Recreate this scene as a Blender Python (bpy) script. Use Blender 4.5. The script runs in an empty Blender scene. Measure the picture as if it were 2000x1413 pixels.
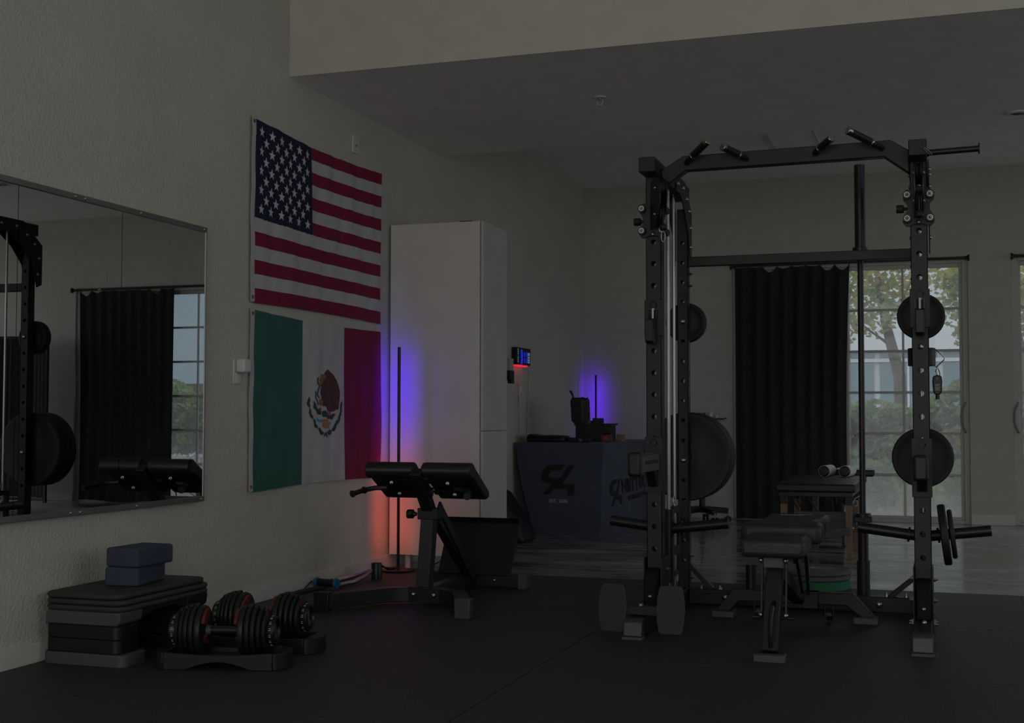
import bpy, bmesh, math, random
from mathutils import Vector, Matrix, Euler
random.seed(7)
SC = bpy.context.scene
COL = SC.collection
R = math.radians
# ---------------------------------------------------------------- camera
cam_d = bpy.data.cameras.new('camera'); cam = bpy.data.objects.new('camera', cam_d); COL.objects.link(cam)
YAW, PITCH, ROLL, FPX = 0.323451, 0.044459, -0.0013366, 2479.15
fw = Vector((-math.sin(YAW)*math.cos(PITCH), math.cos(YAW)*math.cos(PITCH), math.sin(PITCH)))
rt = Vector((math.cos(YAW), math.sin(YAW), 0)); dn = fw.cross(rt)
rx = rt*math.cos(ROLL)+dn*math.sin(ROLL); dy = -rt*math.sin(ROLL)+dn*math.cos(ROLL)
cam.matrix_world = Matrix(((rx.x, -dy.x, -fw.x, 3.262), (rx.y, -dy.y, -fw.y, 0.0), (rx.z, -dy.z, -fw.z, 0.93), (0, 0, 0, 1)))
cam_d.sensor_fit = 'HORIZONTAL'; cam_d.sensor_width = 36.0; cam_d.lens = FPX/2000*36.0
cam_d.clip_start = 0.05; cam_d.clip_end = 200
SC.camera = cam
# ---------------------------------------------------------------- world and daylight
W = bpy.data.worlds.new('overcast_sky'); SC.world = W; W.use_nodes = True
bg = W.node_tree.nodes['Background']; bg.inputs[0].default_value = (0.80, 0.86, 0.95, 1); bg.inputs[1].default_value = 0.84
def area_light(name, loc, target, sx, sy, power, color):
    d = bpy.data.lights.new(name, 'AREA'); d.shape = 'RECTANGLE'; d.size = sx; d.size_y = sy; d.energy = power; d.color = color
    o = bpy.data.objects.new(name, d); COL.objects.link(o); o.location = loc
    o.rotation_euler = (Vector(target)-Vector(loc)).to_track_quat('-Z', 'Y').to_euler()
    return o
# daylight through the tall glazed front behind the camera; openings added in the unseen right wall let in more sky light
area_light('front_window_daylight', (3.4, -3.12, 1.75), (3.4, 10, 1.75), 5.4, 3.1, 60, (1.0, 0.965, 0.89))
vs = SC.view_settings; vs.view_transform = 'Standard'; vs.look = 'None'; vs.exposure = 0.1; vs.gamma = 1.0; vs.use_curve_mapping = False
SC.cycles.use_denoising = True
SC.cycles.max_bounces = 8; SC.cycles.transparent_max_bounces = 16
SC.cycles.sample_clamp_indirect = 3.0; SC.cycles.caustics_reflective = True; SC.cycles.caustics_refractive = False

# ---------------------------------------------------------------- materials
MATS = {}
def mat(name, col, rough=0.5, metal=0.0, spec=0.5, bump=0.0, bscale=120.0, var=0.0, vscale=6.0, stretch=None, emit=None, sheen=0.0, coat=0.0, bdist=0.004):
    m = bpy.data.materials.new(name); m.use_nodes = True; nt = m.node_tree; N = nt.nodes; L = nt.links
    p = N['Principled BSDF']
    p.inputs['Base Color'].default_value = (*col, 1); p.inputs['Roughness'].default_value = rough
    p.inputs['Metallic'].default_value = metal; p.inputs['Specular IOR Level'].default_value = spec
    if sheen: p.inputs['Sheen Weight'].default_value = sheen
    if coat: p.inputs['Coat Weight'].default_value = coat
    tc = N.new('ShaderNodeTexCoord'); mp = N.new('ShaderNodeMapping'); L.new(tc.outputs['Object'], mp.inputs[0])
    if stretch: mp.inputs['Scale'].default_value = stretch
    if var or not emit:
        no = N.new('ShaderNodeTexNoise'); no.inputs['Scale'].default_value = vscale; no.inputs['Detail'].default_value = 4
        L.new(mp.outputs[0], no.inputs['Vector'])
        rp = N.new('ShaderNodeValToRGB'); v = max(var, 0.04)
        rp.color_ramp.elements[0].position = 0.3; rp.color_ramp.elements[1].position = 0.7
        rp.color_ramp.elements[0].color = (*[c*(1-v) for c in col], 1); rp.color_ramp.elements[1].color = (*[min(1, c*(1+v)) for c in col], 1)
        L.new(no.outputs['Fac'], rp.inputs[0]); L.new(rp.outputs[0], p.inputs['Base Color'])
    if bump:
        nb = N.new('ShaderNodeTexNoise'); nb.inputs['Scale'].default_value = bscale; nb.inputs['Detail'].default_value = 3
        L.new(mp.outputs[0], nb.inputs['Vector'])
        b = N.new('ShaderNodeBump'); b.inputs['Strength'].default_value = bump; b.inputs['Distance'].default_value = bdist
        L.new(nb.outputs['Fac'], b.inputs['Height']); L.new(b.outputs[0], p.inputs['Normal'])
    if emit:
        p.inputs['Emission Color'].default_value = (*emit[0], 1); p.inputs['Emission Strength'].default_value = emit[1]
    MATS[name] = m
    return m
mat('wall_paint', (0.55, 0.535, 0.475), 0.75, spec=0.25, bump=0.9, bscale=85, var=0.03, vscale=2, bdist=0.0055)
mat('upper_paint', (0.56, 0.545, 0.48), 0.8, spec=0.2, bump=0.25, bscale=90, var=0.02)
mat('ceiling_paint', (0.90, 0.87, 0.83), 0.85, spec=0.2, bump=0.6, bscale=60, var=0.03)
mat('block_paint', (0.52, 0.50, 0.455), 0.7, spec=0.3, bump=0.3, bscale=150, var=0.03)
mat('trim_paint', (0.62, 0.60, 0.56), 0.45, var=0.03)
mat('rubber_mat', (0.037, 0.037, 0.0375), 0.52, spec=0.40, bump=1.0, bscale=170, var=0.55, vscale=150)
mat('powder_black', (0.0115, 0.0115, 0.0125), 0.46, spec=0.40, bump=0.12, bscale=600, var=0.1)
mat('matte_black', (0.006, 0.006, 0.0065), 0.65, spec=0.2, var=0.1)
mat('satin_black', (0.010, 0.010, 0.011), 0.38, spec=0.4, var=0.1)
mat('plastic_black', (0.011, 0.011, 0.013), 0.45, spec=0.4, var=0.1)
mat('plastic_grey', (0.075, 0.075, 0.088), 0.6, var=0.05)
mat('deck_rubber', (0.042, 0.043, 0.042), 0.62, spec=0.35, bump=0.3, bscale=500, var=0.1)
mat('vinyl', (0.012, 0.012, 0.013), 0.42, spec=0.45, bump=0.12, bscale=260, var=0.1)
mat('vinyl_brown', (0.028, 0.027, 0.024), 0.45, spec=0.4, bump=0.2, bscale=60, var=0.1)
mat('chrome', (0.34, 0.35, 0.34), 0.24, metal=1.0, var=0.03)
mat('steel', (0.42, 0.42, 0.41), 0.34, metal=1.0, var=0.08)
mat('aluminium', (0.30, 0.30, 0.29), 0.42, metal=1.0, var=0.05)
mat('cap_grey', (0.055, 0.055, 0.056), 0.45, var=0.1)
mat('bolt_zinc', (0.38, 0.38, 0.35), 0.32, metal=1.0)
mat('mirror_glass', (0.72, 0.74, 0.73), 0.004, metal=1.0, var=0.0)
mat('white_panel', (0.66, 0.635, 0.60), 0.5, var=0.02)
mat('white_shaded', (0.54, 0.535, 0.51), 0.5, var=0.02)  # same white as the cabinet body, with the door face's shade in the colour
mat('white_plastic', (0.62, 0.62, 0.60), 0.4, var=0.02)
mat('paper_white', (0.86, 0.87, 0.88), 0.8, var=0.05)
mat('block_blue', (0.050, 0.061, 0.090), 0.75, spec=0.25, bump=0.15, bscale=400, var=0.08)
mat('cloth_navy', (0.074, 0.086, 0.122), 0.8, spec=0.2, bump=0.15, bscale=900, var=0.08, sheen=0.1)
mat('print_black', (0.006, 0.006, 0.007), 0.6)
mat('print_white', (0.40, 0.42, 0.44), 0.7)
mat('curtain_black', (0.036, 0.036, 0.037), 0.85, spec=0.1, var=0.15, vscale=20)
mat('flag_red', (0.215, 0.016, 0.050), 0.75, spec=0.2, bump=0.15, bscale=500, var=0.06)
mat('flag_white', (0.50, 0.49, 0.50), 0.8, spec=0.2, bump=0.15, bscale=500, var=0.04)
mat('flag_blue', (0.018, 0.022, 0.048), 0.8, spec=0.2, bump=0.15, bscale=500, var=0.08)
mat('flag_green', (0.034, 0.130, 0.105), 0.7, spec=0.25, bump=0.15, bscale=500, var=0.06)
mat('star_white', (0.58, 0.58, 0.60), 0.7, spec=0.2, var=0.05)
mat('grommet_brass', (0.30, 0.17, 0.07), 0.35, metal=1.0)
mat('eagle_brown', (0.085, 0.030, 0.028), 0.75, var=0.35, vscale=60)
mat('eagle_gold', (0.26, 0.12, 0.035), 0.75, var=0.3, vscale=60)
mat('leaf_print', (0.020, 0.055, 0.055), 0.75, var=0.2, vscale=60)
mat('snake_print', (0.045, 0.075, 0.115), 0.75, var=0.2)
mat('water_print', (0.11, 0.26, 0.40), 0.75, var=0.2)
mat('rock_print', (0.40, 0.20, 0.07), 0.75, var=0.25, vscale=40)
mat('tuna_print', (0.36, 0.02, 0.05), 0.75)
mat('oak_wood', (0.21, 0.125, 0.082), 0.5, var=0.3, vscale=18, stretch=(6, 6, 0.6))
mat('red_plastic', (0.12, 0.014, 0.016), 0.45, var=0.05)
mat('blue_plastic', (0.020, 0.13, 0.30), 0.4, var=0.05)
mat('bumper_green', (0.010, 0.145, 0.055), 0.6, var=0.06)
mat('bumper_grey', (0.085, 0.085, 0.083), 0.55, bump=0.1, var=0.08)
mat('iron_plate', (0.013, 0.013, 0.014), 0.55, spec=0.4, bump=0.2, bscale=300, var=0.15)
mat('red_card', (0.16, 0.022, 0.020), 0.6, var=0.15, vscale=30)
mat('tan_card', (0.24, 0.17, 0.13), 0.7, var=0.05)
mat('grey_cloth', (0.030, 0.031, 0.034), 0.8, var=0.1)
mat('screen_glow', (0.01, 0.01, 0.02), 0.5, emit=((0.02, 0.03, 1.0), 0.42))
mat('screen_cyan', (0.01, 0.02, 0.02), 0.5, emit=((0.16, 0.36, 0.45), 0.35))
mat('red_led', (0.02, 0.0, 0.0), 0.5, emit=((1.0, 0.02, 0.06), 0.75))
mat('board_white', (0.60, 0.64, 0.64), 0.35, var=0.02)
mat('bark', (0.11, 0.085, 0.065), 0.9, bump=0.5, bscale=30, var=0.3)
mat('facade_pale', (0.86, 0.87, 0.88), 0.8, var=0.04, vscale=0.5)
mat('facade_blue', (0.42, 0.52, 0.60), 0.7, var=0.04, vscale=0.5)
mat('window_teal', (0.20, 0.30, 0.35), 0.25, var=0.1, vscale=0.8)
mat('ground_soil', (0.17, 0.13, 0.09), 0.9, var=0.3, vscale=8)
mat('pavement', (0.60, 0.58, 0.54), 0.9, var=0.08)
mat('asphalt', (0.14, 0.14, 0.14), 0.9, var=0.2)
mat('timber_rail', (0.16, 0.12, 0.09), 0.8, var=0.2)
mat('flower_white', (0.70, 0.68, 0.70), 0.8, var=0.05)
mat('door_frame', (0.50, 0.49, 0.45), 0.5, var=0.03)
mat('muntin_grey', (0.20, 0.20, 0.20), 0.5, var=0.03)
mat('muntin_white', (0.56, 0.55, 0.52), 0.5, var=0.03)
mat('panel_white', (0.93, 0.92, 0.88), 0.4, var=0.02)
mat('clear_plastic', (0.45, 0.46, 0.46), 0.25, var=0.03)
mat('cord_white', (0.42, 0.41, 0.39), 0.5)
mat('cord_black', (0.008, 0.008, 0.008), 0.5)

def leaf_mat(name, cols, scale):
    m = bpy.data.materials.new(name); m.use_nodes = True; nt = m.node_tree; N = nt.nodes; L = nt.links
    p = N['Principled BSDF']; p.inputs['Roughness'].default_value = 0.6; p.inputs['Specular IOR Level'].default_value = 0.3
    tc = N.new('ShaderNodeTexCoord'); no = N.new('ShaderNodeTexNoise'); no.inputs['Scale'].default_value = scale; no.inputs['Detail'].default_value = 5
    no.inputs['Roughness'].default_value = 0.7
    L.new(tc.outputs['Object'], no.inputs['Vector']); rp = N.new('ShaderNodeValToRGB'); L.new(no.outputs['Fac'], rp.inputs[0])
    el = rp.color_ramp.elements
    for i, (pos, c) in enumerate(cols):
        e = el[i] if i < 2 else el.new(pos)
        e.position = pos; e.color = (*c, 1)
    L.new(rp.outputs[0], p.inputs['Base Color'])
    tr = N.new('ShaderNodeBsdfTranslucent'); L.new(rp.outputs[0], tr.inputs[0])
    mx = N.new('ShaderNodeMixShader'); mx.inputs[0].default_value = 0.45
    L.new(p.outputs[0], mx.inputs[1]); L.new(tr.outputs[0], mx.inputs[2]); L.new(mx.outputs[0], N['Material Output'].inputs[0])
    MATS[name] = m
leaf_mat('leaves_autumn', [(0.30, (0.22, 0.32, 0.15)), (0.44, (0.36, 0.46, 0.17)), (0.54, (0.54, 0.54, 0.17)), (0.62, (0.62, 0.42, 0.14)), (0.70, (0.52, 0.18, 0.10))], 2.6)
leaf_mat('leaves_green', [(0.30, (0.09, 0.15, 0.08)), (0.46, (0.17, 0.27, 0.12)), (0.56, (0.34, 0.46, 0.15)), (0.66, (0.50, 0.44, 0.15))], 2.2)

def concrete_mat():
    # trowelled, sealed concrete: long streaks, glossy where the sealer is thick, matt and paler where it is worn
    m = bpy.data.materials.new('polished_concrete'); m.use_nodes = True; nt = m.node_tree; N = nt.nodes; L = nt.links
    p = N['Principled BSDF']; tc = N.new('ShaderNodeTexCoord')
    def noise(sc, scale, detail, rough):
        mp = N.new('ShaderNodeMapping'); mp.inputs['Scale'].default_value = sc; L.new(tc.outputs['Object'], mp.inputs[0])
        no = N.new('ShaderNodeTexNoise'); no.inputs['Scale'].default_value = scale; no.inputs['Detail'].default_value = detail; no.inputs['Roughness'].default_value = rough
        no.inputs['Distortion'].default_value = 0.6; L.new(mp.outputs[0], no.inputs['Vector']); return no
    def ramp(src, a, ca, b, cb):
        rp = N.new('ShaderNodeValToRGB'); L.new(src, rp.inputs[0]); e = rp.color_ramp.elements
        e[0].position = a; e[0].color = (*ca, 1); e[1].position = b; e[1].color = (*cb, 1); return rp
    n1 = noise((0.9, 4.0, 1), 2.4, 10, 0.70); n2 = noise((1.0, 1.6, 1), 1.1, 3, 0.5)
    mx = N.new('ShaderNodeMath'); mx.operation = 'MULTIPLY_ADD'; L.new(n2.outputs['Fac'], mx.inputs[0]); mx.inputs[1].default_value = 0.35
    ad = N.new('ShaderNodeMath'); ad.operation = 'MULTIPLY'; ad.inputs[1].default_value = 0.68; L.new(n1.outputs['Fac'], ad.inputs[0]); L.new(ad.outputs[0], mx.inputs[2])
    f = mx.outputs[0]
    L.new(ramp(f, 0.42, (0.10, 0.094, 0.084), 0.66, (0.46, 0.445, 0.41)).outputs[0], p.inputs['Base Color'])
    L.new(ramp(f, 0.40, (0.20,)*3, 0.64, (0.50,)*3).outputs[0], p.inputs['Roughness'])
    L.new(ramp(f, 0.44, (0.95,)*3, 0.62, (0.12,)*3).outputs[0], p.inputs['Coat Weight'])
    p.inputs['Coat Roughness'].default_value = 0.09; p.inputs['Coat IOR'].default_value = 1.6; p.inputs['Specular IOR Level'].default_value = 0.6
    b = N.new('ShaderNodeBump'); b.inputs['Strength'].default_value = 0.10; b.inputs['Distance'].default_value = 0.003; L.new(f, b.inputs['Height']); L.new(b.outputs[0], p.inputs['Normal']); L.new(b.outputs[0], p.inputs['Coat Normal'])
    MATS['polished_concrete'] = m
concrete_mat()
def glass_mat():
    # dusty window glass: clear, a little reflective, with a film of dirt that is thicker at the bottom rail
    m = bpy.data.materials.new('dusty_glass'); m.use_nodes = True; nt = m.node_tree; N = nt.nodes; L = nt.links
    for n in list(N):
        if n.type != 'OUTPUT_MATERIAL': N.remove(n)
    out = [n for n in N if n.type == 'OUTPUT_MATERIAL'][0]
    tr = N.new('ShaderNodeBsdfTransparent'); tr.inputs[0].default_value = (0.90, 0.93, 0.92, 1)
    gl = N.new('ShaderNodeBsdfGlossy'); gl.inputs['Roughness'].default_value = 0.02
    fr = N.new('ShaderNodeFresnel'); fr.inputs[0].default_value = 1.35
    m1 = N.new('ShaderNodeMixShader'); L.new(fr.outputs[0], m1.inputs[0]); L.new(tr.outputs[0], m1.inputs[1]); L.new(gl.outputs[0], m1.inputs[2])
    tl = N.new('ShaderNodeBsdfTranslucent'); tl.inputs[0].default_value = (0.85, 0.86, 0.84, 1)
    geo = N.new('ShaderNodeNewGeometry'); sp = N.new('ShaderNodeSeparateXYZ'); L.new(geo.outputs['Position'], sp.inputs[0])
    mr = N.new('ShaderNodeMapRange'); mr.inputs['From Min'].default_value = 0.05; mr.inputs['From Max'].default_value = 0.75
    mr.inputs['To Min'].default_value = 0.46; mr.inputs['To Max'].default_value = 0.20; L.new(sp.outputs['Z'], mr.inputs['Value'])
    no = N.new('ShaderNodeTexNoise'); no.inputs['Scale'].default_value = 160; L.new(geo.outputs['Position'], no.inputs['Vector'])
    mu = N.new('ShaderNodeMath'); mu.operation = 'MULTIPLY'; ad = N.new('ShaderNodeMath'); ad.operation = 'ADD'; ad.inputs[1].default_value = 0.5
    L.new(no.outputs['Fac'], ad.inputs[0]); L.new(mr.outputs[0], mu.inputs[0]); L.new(ad.outputs[0], mu.inputs[1])
    m2 = N.new('ShaderNodeMixShader'); L.new(mu.outputs[0], m2.inputs[0]); L.new(m1.outputs[0], m2.inputs[1]); L.new(tl.outputs[0], m2.inputs[2])
    L.new(m2.outputs[0], out.inputs[0]); MATS['dusty_glass'] = m
glass_mat()
def led_mat(name, stops, strength):
    m = bpy.data.materials.new(name); m.use_nodes = True; nt = m.node_tree; N = nt.nodes; L = nt.links
    for n in list(N):
        if n.type != 'OUTPUT_MATERIAL': N.remove(n)
    out = [n for n in N if n.type == 'OUTPUT_MATERIAL'][0]
    em = N.new('ShaderNodeEmission'); em.inputs[1].default_value = strength
    geo = N.new('ShaderNodeNewGeometry'); sp = N.new('ShaderNodeSeparateXYZ'); L.new(geo.outputs['Position'], sp.inputs[0])
    mr = N.new('ShaderNodeMapRange'); mr.inputs['From Max'].default_value = 1.4; L.new(sp.outputs['Z'], mr.inputs['Value'])
    rp = N.new('ShaderNodeValToRGB'); L.new(mr.outputs[0], rp.inputs[0]); L.new(rp.outputs[0], em.inputs[0])
    el = rp.color_ramp.elements
    for i, (z, c) in enumerate(stops):
        e = el[i] if i < 2 else el.new(z/1.4)
        e.position = z/1.4; e.color = (*c, 1)
    L.new(em.outputs[0], out.inputs[0]); MATS[name] = m
led_mat('led_strip', [(0.10, (1.0, 0.10, 0.025)), (0.52, (1.0, 0.11, 0.04)), (0.70, (0.60, 0.20, 0.40)), (0.84, (0.36, 0.10, 1.6)), (0.98, (0.22, 0.005, 2.6)), (1.36, (0.22, 0.005, 2.6))], 20.0)
led_mat('led_strip_violet', [(0.10, (0.4, 0.05, 0.3)), (0.55, (0.4, 0.08, 0.5)), (0.8, (0.34, 0.06, 1.4)), (1.0, (0.26, 0.005, 2.6)), (1.36, (0.26, 0.005, 2.6))], 18.0)

# ---------------------------------------------------------------- mesh helpers
def frame(d, up=(0, 0, 1)):
    d = Vector(d).normalized(); u = Vector(up)
    if abs(d.dot(u)) > 0.98: u = Vector((0, 1, 0))
    s = d.cross(u).normalized(); t = s.cross(d).normalized()
    return s, t, d
class MB:
    def __init__(self): self.v = []; self.f = []
    def add(self, vs, fs):
        n = len(self.v); self.v += [tuple(q) for q in vs]; self.f += [tuple(i+n for i in q) for q in fs]; return self
    def box(self, x0, x1, y0, y1, z0, z1):
        v = [(x, y, z) for z in (z0, z1) for y in (y0, y1) for x in (x0, x1)]
        return self.add(v, [(0, 2, 3, 1), (4, 5, 7, 6), (0, 1, 5, 4), (2, 6, 7, 3), (0, 4, 6, 2), (1, 3, 7, 5)])
    def obox(self, c, s, rot=(0, 0, 0)):
        m = Euler(rot).to_matrix(); c = Vector(c); h = [q/2 for q in s]
        v = [c+m@Vector((x, y, z)) for z in (-h[2], h[2]) for y in (-h[1], h[1]) for x in (-h[0], h[0])]
        return self.add(v, [(0, 2, 3, 1), (4, 5, 7, 6), (0, 1, 5, 4), (2, 6, 7, 3), (0, 4, 6, 2), (1, 3, 7, 5)])
    def beam(self, p0, p1, w, h, up=(0, 0, 1)):
        p0 = Vector(p0); p1 = Vector(p1); s, t, d = frame(p1-p0, up)
        v = [p+s*a*w/2+t*b*h/2 for p in (p0, p1) for a, b in ((-1, -1), (1, -1), (1, 1), (-1, 1))]
        return self.add(v, [(0, 1, 2, 3), (7, 6, 5, 4), (0, 4, 5, 1), (1, 5, 6, 2), (2, 6, 7, 3), (3, 7, 4, 0)])
    def cyl(self, p0, p1, r0, r1=None, seg=16):
        r1 = r0 if r1 is None else r1
        return self.lathe([(0, 0), (r0, 0), (r1, (Vector(p1)-Vector(p0)).length), (0, (Vector(p1)-Vector(p0)).length)], p0, Vector(p1)-Vector(p0), seg)
    def lathe(self, prof, p0, axis, seg=20, closed=False):
        p0 = Vector(p0); s, t, d = frame(axis); rings = []; v = []; f = []
        for r, h in prof:
            if r < 1e-6: rings.append([len(v)]); v.append(p0+d*h)
            else:
                rings.append(list(range(len(v), len(v)+seg)))
                v += [p0+d*h+(s*math.cos(2*math.pi*k/seg)+t*math.sin(2*math.pi*k/seg))*r for k in range(seg)]
        pairs = list(zip(rings, rings[1:]))
        if closed: pairs.append((rings[-1], rings[0]))
        for a, b in pairs:
            for k in range(seg):
                k2 = (k+1) % seg
                if len(a) == 1 and len(b) == 1: break
                if len(a) == 1: f.append((a[0], b[k], b[k2]))
                elif len(b) == 1: f.append((a[k], b[0], a[k2]))
                else: f.append((a[k], b[k], b[k2], a[k2]))
        return self.add(v, f)
    def tube(self, path, r, seg=8, closed=False):
        P = [Vector(p) for p in path]; n = len(P); v = []; f = []; up = Vector((0, 0, 1)); prev = None
        for i, p in enumerate(P):
            a = P[(i-1) % n] if (closed or i) else p; b = P[(i+1) % n] if (closed or i < n-1) else p
            d = (b-a).normalized()
            if prev is None: s, t, _ = frame(d)
            else:
                s = prev-d*prev.dot(d)
                s = s.normalized() if s.length > 1e-6 else frame(d)[0]
                t = d.cross(s)
            prev = s; rr = r[i] if isinstance(r, (list, tuple)) else r
            v += [p+(s*math.cos(2*math.pi*k/seg)+t*math.sin(2*math.pi*k/seg))*rr for k in range(seg)]
        m = n if closed else n-1
        for i in range(m):
            j = (i+1) % n
            for k in range(seg): f.append((i*seg+k, i*seg+(k+1) % seg, j*seg+(k+1) % seg, j*seg+k))
        if not closed: f.append(tuple(range(seg))[::-1]); f.append(tuple((n-1)*seg+k for k in range(seg)))
        return self.add(v, f)
    def prism(self, poly, axis, a, b):
        n = len(poly)
        def p(q, h): return (h, q[0], q[1]) if axis == 'x' else ((q[0], h, q[1]) if axis == 'y' else (q[0], q[1], h))
        v = [p(q, a) for q in poly]+[p(q, b) for q in poly]
        f = [tuple(range(n))[::-1], tuple(range(n, 2*n))]+[(i, (i+1) % n, n+(i+1) % n, n+i) for i in range(n)]
        return self.add(v, f)
    def ball(self, c, r, seg=14, sq=(1, 1, 1)):
        k = 8; pr = [(r*math.sin(math.pi*i/k), -r*math.cos(math.pi*i/k)) for i in range(k+1)]
        n = len(self.v); self.lathe(pr, (0, 0, 0), (0, 0, 1), seg)
        self.v[n:] = [(c[0]+q[0]*sq[0], c[1]+q[1]*sq[1], c[2]+q[2]*sq[2]) for q in self.v[n:]]
        return self
    def sheet(self, fn, us, vs, thick=0.0, nrm=(1, 0, 0)):
        nu, nv = len(us), len(vs); v = [Vector(fn(u, w)) for w in vs for u in us]; f = []
        for j in range(nv-1):
            for i in range(nu-1): f.append((j*nu+i, j*nu+i+1, (j+1)*nu+i+1, (j+1)*nu+i))
        if thick:
            m = len(v); N = Vector(nrm)*thick; v += [q-N for q in v]; g = [tuple(i+m for i in q)[::-1] for q in f]
            rim = [(i, i+1) for i in range(nu-1)]+[(j*nu+nu-1, (j+1)*nu+nu-1) for j in range(nv-1)]+[((nv-1)*nu+i+1, (nv-1)*nu+i) for i in range(nu-1)][::-1]+[((j+1)*nu, j*nu) for j in range(nv-1)][::-1]
            f = f+g+[(a, a+m, b+m, b) for a, b in rim]
        return self.add(v, f)
WL = {}
def setprops(o, label=None, cat=None, group=None, kind=None):
    if label: o['label'] = label
    if cat: o['category'] = cat
    if group: o['group'] = group
    if kind: o['kind'] = kind
    return o
def mesh_of(mb, name, smooth=True, angle=35):
    me = bpy.data.meshes.new(name); me.from_pydata(mb.v, [], mb.f); me.update()
    b = bmesh.new(); b.from_mesh(me); bmesh.ops.recalc_face_normals(b, faces=b.faces); b.to_mesh(me); b.free()
    if smooth:
        for p in me.polygons: p.use_smooth = True
        me.set_sharp_from_angle(angle=R(angle))
    return me
def build(mb, name, material, parent=None, bevel=0.0, seg=2, base=False, angle=35, **props):
    xs = [q[0] for q in mb.v]; ys = [q[1] for q in mb.v]; zs = [q[2] for q in mb.v]
    c = Vector(((min(xs)+max(xs))/2, (min(ys)+max(ys))/2, min(zs) if (base or parent is None) else (min(zs)+max(zs))/2))
    mb.v = [(q[0]-c.x, q[1]-c.y, q[2]-c.z) for q in mb.v]
    me = mesh_of(mb, name, angle=angle); me.materials.append(MATS[material])
    o = bpy.data.objects.new(name, me); COL.objects.link(o)
    if parent is None: o.location = c
    else: o.parent = parent; o.location = c-WL[parent.name]
    WL[o.name] = c
    if bevel:
        m = o.modifiers.new('bevel', 'BEVEL'); m.width = bevel; m.segments = seg; m.limit_method = 'ANGLE'; m.angle_limit = R(40); m.use_clamp_overlap = True
    return setprops(o, **props)
def thing(name, label, cat, loc=(0, 0, 0), group=None, rotz=0.0, local=False):
    o = bpy.data.objects.new(name, None); COL.objects.link(o); o.empty_display_size = 0.1
    o.location = loc; o.rotation_euler = (0, 0, rotz)
    WL[o.name] = Vector((0, 0, 0)) if local else Vector(loc)
    return setprops(o, label, cat, group)
def put(me, name, parent, loc, rot=(0, 0, 0)):
    o = bpy.data.objects.new(name, me); COL.objects.link(o); o.parent = parent; o.location = Vector(loc)-WL[parent.name]; o.rotation_euler = rot
    WL[o.name] = Vector(loc)
    return o
def copy_tree(o, parent=None):
    c = o.copy(); COL.objects.link(c); c.parent = parent
    if o.name in WL: WL[c.name] = WL[o.name]
    for ch in list(o.children): copy_tree(ch, c)
    return c
def text_mb(body, size, fn, spacing=1.0, depth=0.0, align='LEFT', bold=0.0):
    cu = bpy.data.curves.new('lettering', 'FONT'); cu.body = body; cu.size = size; cu.space_character = spacing; cu.align_x = align; cu.extrude = depth; cu.resolution_u = 3; cu.offset = bold
    o = bpy.data.objects.new('lettering_source', cu); COL.objects.link(o); bpy.context.view_layer.update()
    me = bpy.data.meshes.new_from_object(o.evaluated_get(bpy.context.evaluated_depsgraph_get()))
    mb = MB(); mb.add([fn(q.co) for q in me.vertices], [tuple(p.vertices) for p in me.polygons])
    bpy.data.objects.remove(o); bpy.data.curves.remove(cu); bpy.data.meshes.remove(me)
    return mb
def lin(a, b, n): return [a+(b-a)*i/n for i in range(n+1)]
def shared(mb, name, material, angle=35):
    me = mesh_of(mb, name, angle=angle); me.materials.append(MATS[material]); return me
BOLT = shared(MB().lathe([(0, -0.004), (0.011, -0.004), (0.011, 0.001), (0.008, 0.006), (0.004, 0.0085), (0, 0.009)], (0, 0, 0), (0, -1, 0), 10), 'bolt', 'bolt_zinc')
NUT = shared(MB().lathe([(0, -0.002), (0.0095, -0.002), (0.0095, 0.008), (0.005, 0.009), (0.005, 0.018), (0, 0.019)], (0, 0, 0), (0, -1, 0), 6), 'nut', 'bolt_zinc')
FACE = {'-y': (0, 0, 0), '+y': (0, 0, math.pi), '+x': (0, 0, math.pi/2), '-x': (0, 0, -math.pi/2), '+z': (-math.pi/2, 0, 0)}
def bolt(parent, loc, face='-y', me=None): return put(me or BOLT, 'nut' if me is NUT else 'bolt', parent, loc, FACE[face])
# ================================================================ the setting
YB = 11.95; XR_ = 8.2; YF = -3.2; ZC = -0.006; HT = 5.3
def struct(mb, name, material, bevel=0.0): return build(mb, name, material, bevel=bevel, kind='structure')
floor = struct(MB().box(0, XR_, YF, YB+0.25, ZC-0.12, ZC), 'floor', 'polished_concrete')
# rubber mats, 1.83 x 1.2 m, laid edge to edge over the front of the floor
mat_me = shared(MB().box(-0.9128, 0.9128, -0.6015, 0.6015, -0.0058, 0.0), 'rubber_mat', 'rubber_mat')
for i in range(4):
    for j in range(6):
        put(mat_me, 'rubber_mat', floor, (0.915+1.83*i, 7.22-0.604-1.208*j, 0))
struct(MB().box(-0.2, 0, YF, YB+0.25, -0.13, HT), 'wall_left', 'wall_paint')
# unseen right wall with openings added to brighten the soffit and back bay, front wall with a tall glazed opening (behind the camera)
struct(MB().box(XR_, XR_+0.2, YF, 1.0, -0.13, HT).box(XR_, XR_+0.2, 5.0, 6.1, -0.13, HT).box(XR_, XR_+0.2, 1.0, 5.0, -0.13, 1.1).box(XR_, XR_+0.2, 1.0, 5.0, 4.1, HT).box(XR_, XR_+0.2, 6.1, 11.5, -0.13, 0.15).box(XR_, XR_+0.2, 6.1, 11.5, 2.55, HT).box(XR_, XR_+0.2, 11.5, YB+0.25, -0.13, HT), 'wall_right', 'wall_paint')
struct(MB().box(0, 0.7, YF-0.2, YF, -0.13, HT).box(6.1, XR_, YF-0.2, YF, -0.13, HT).box(0.7, 6.1, YF-0.2, YF, -0.13, 0.2).box(0.7, 6.1, YF-0.2, YF, 3.3, HT), 'wall_front', 'wall_paint')
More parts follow.
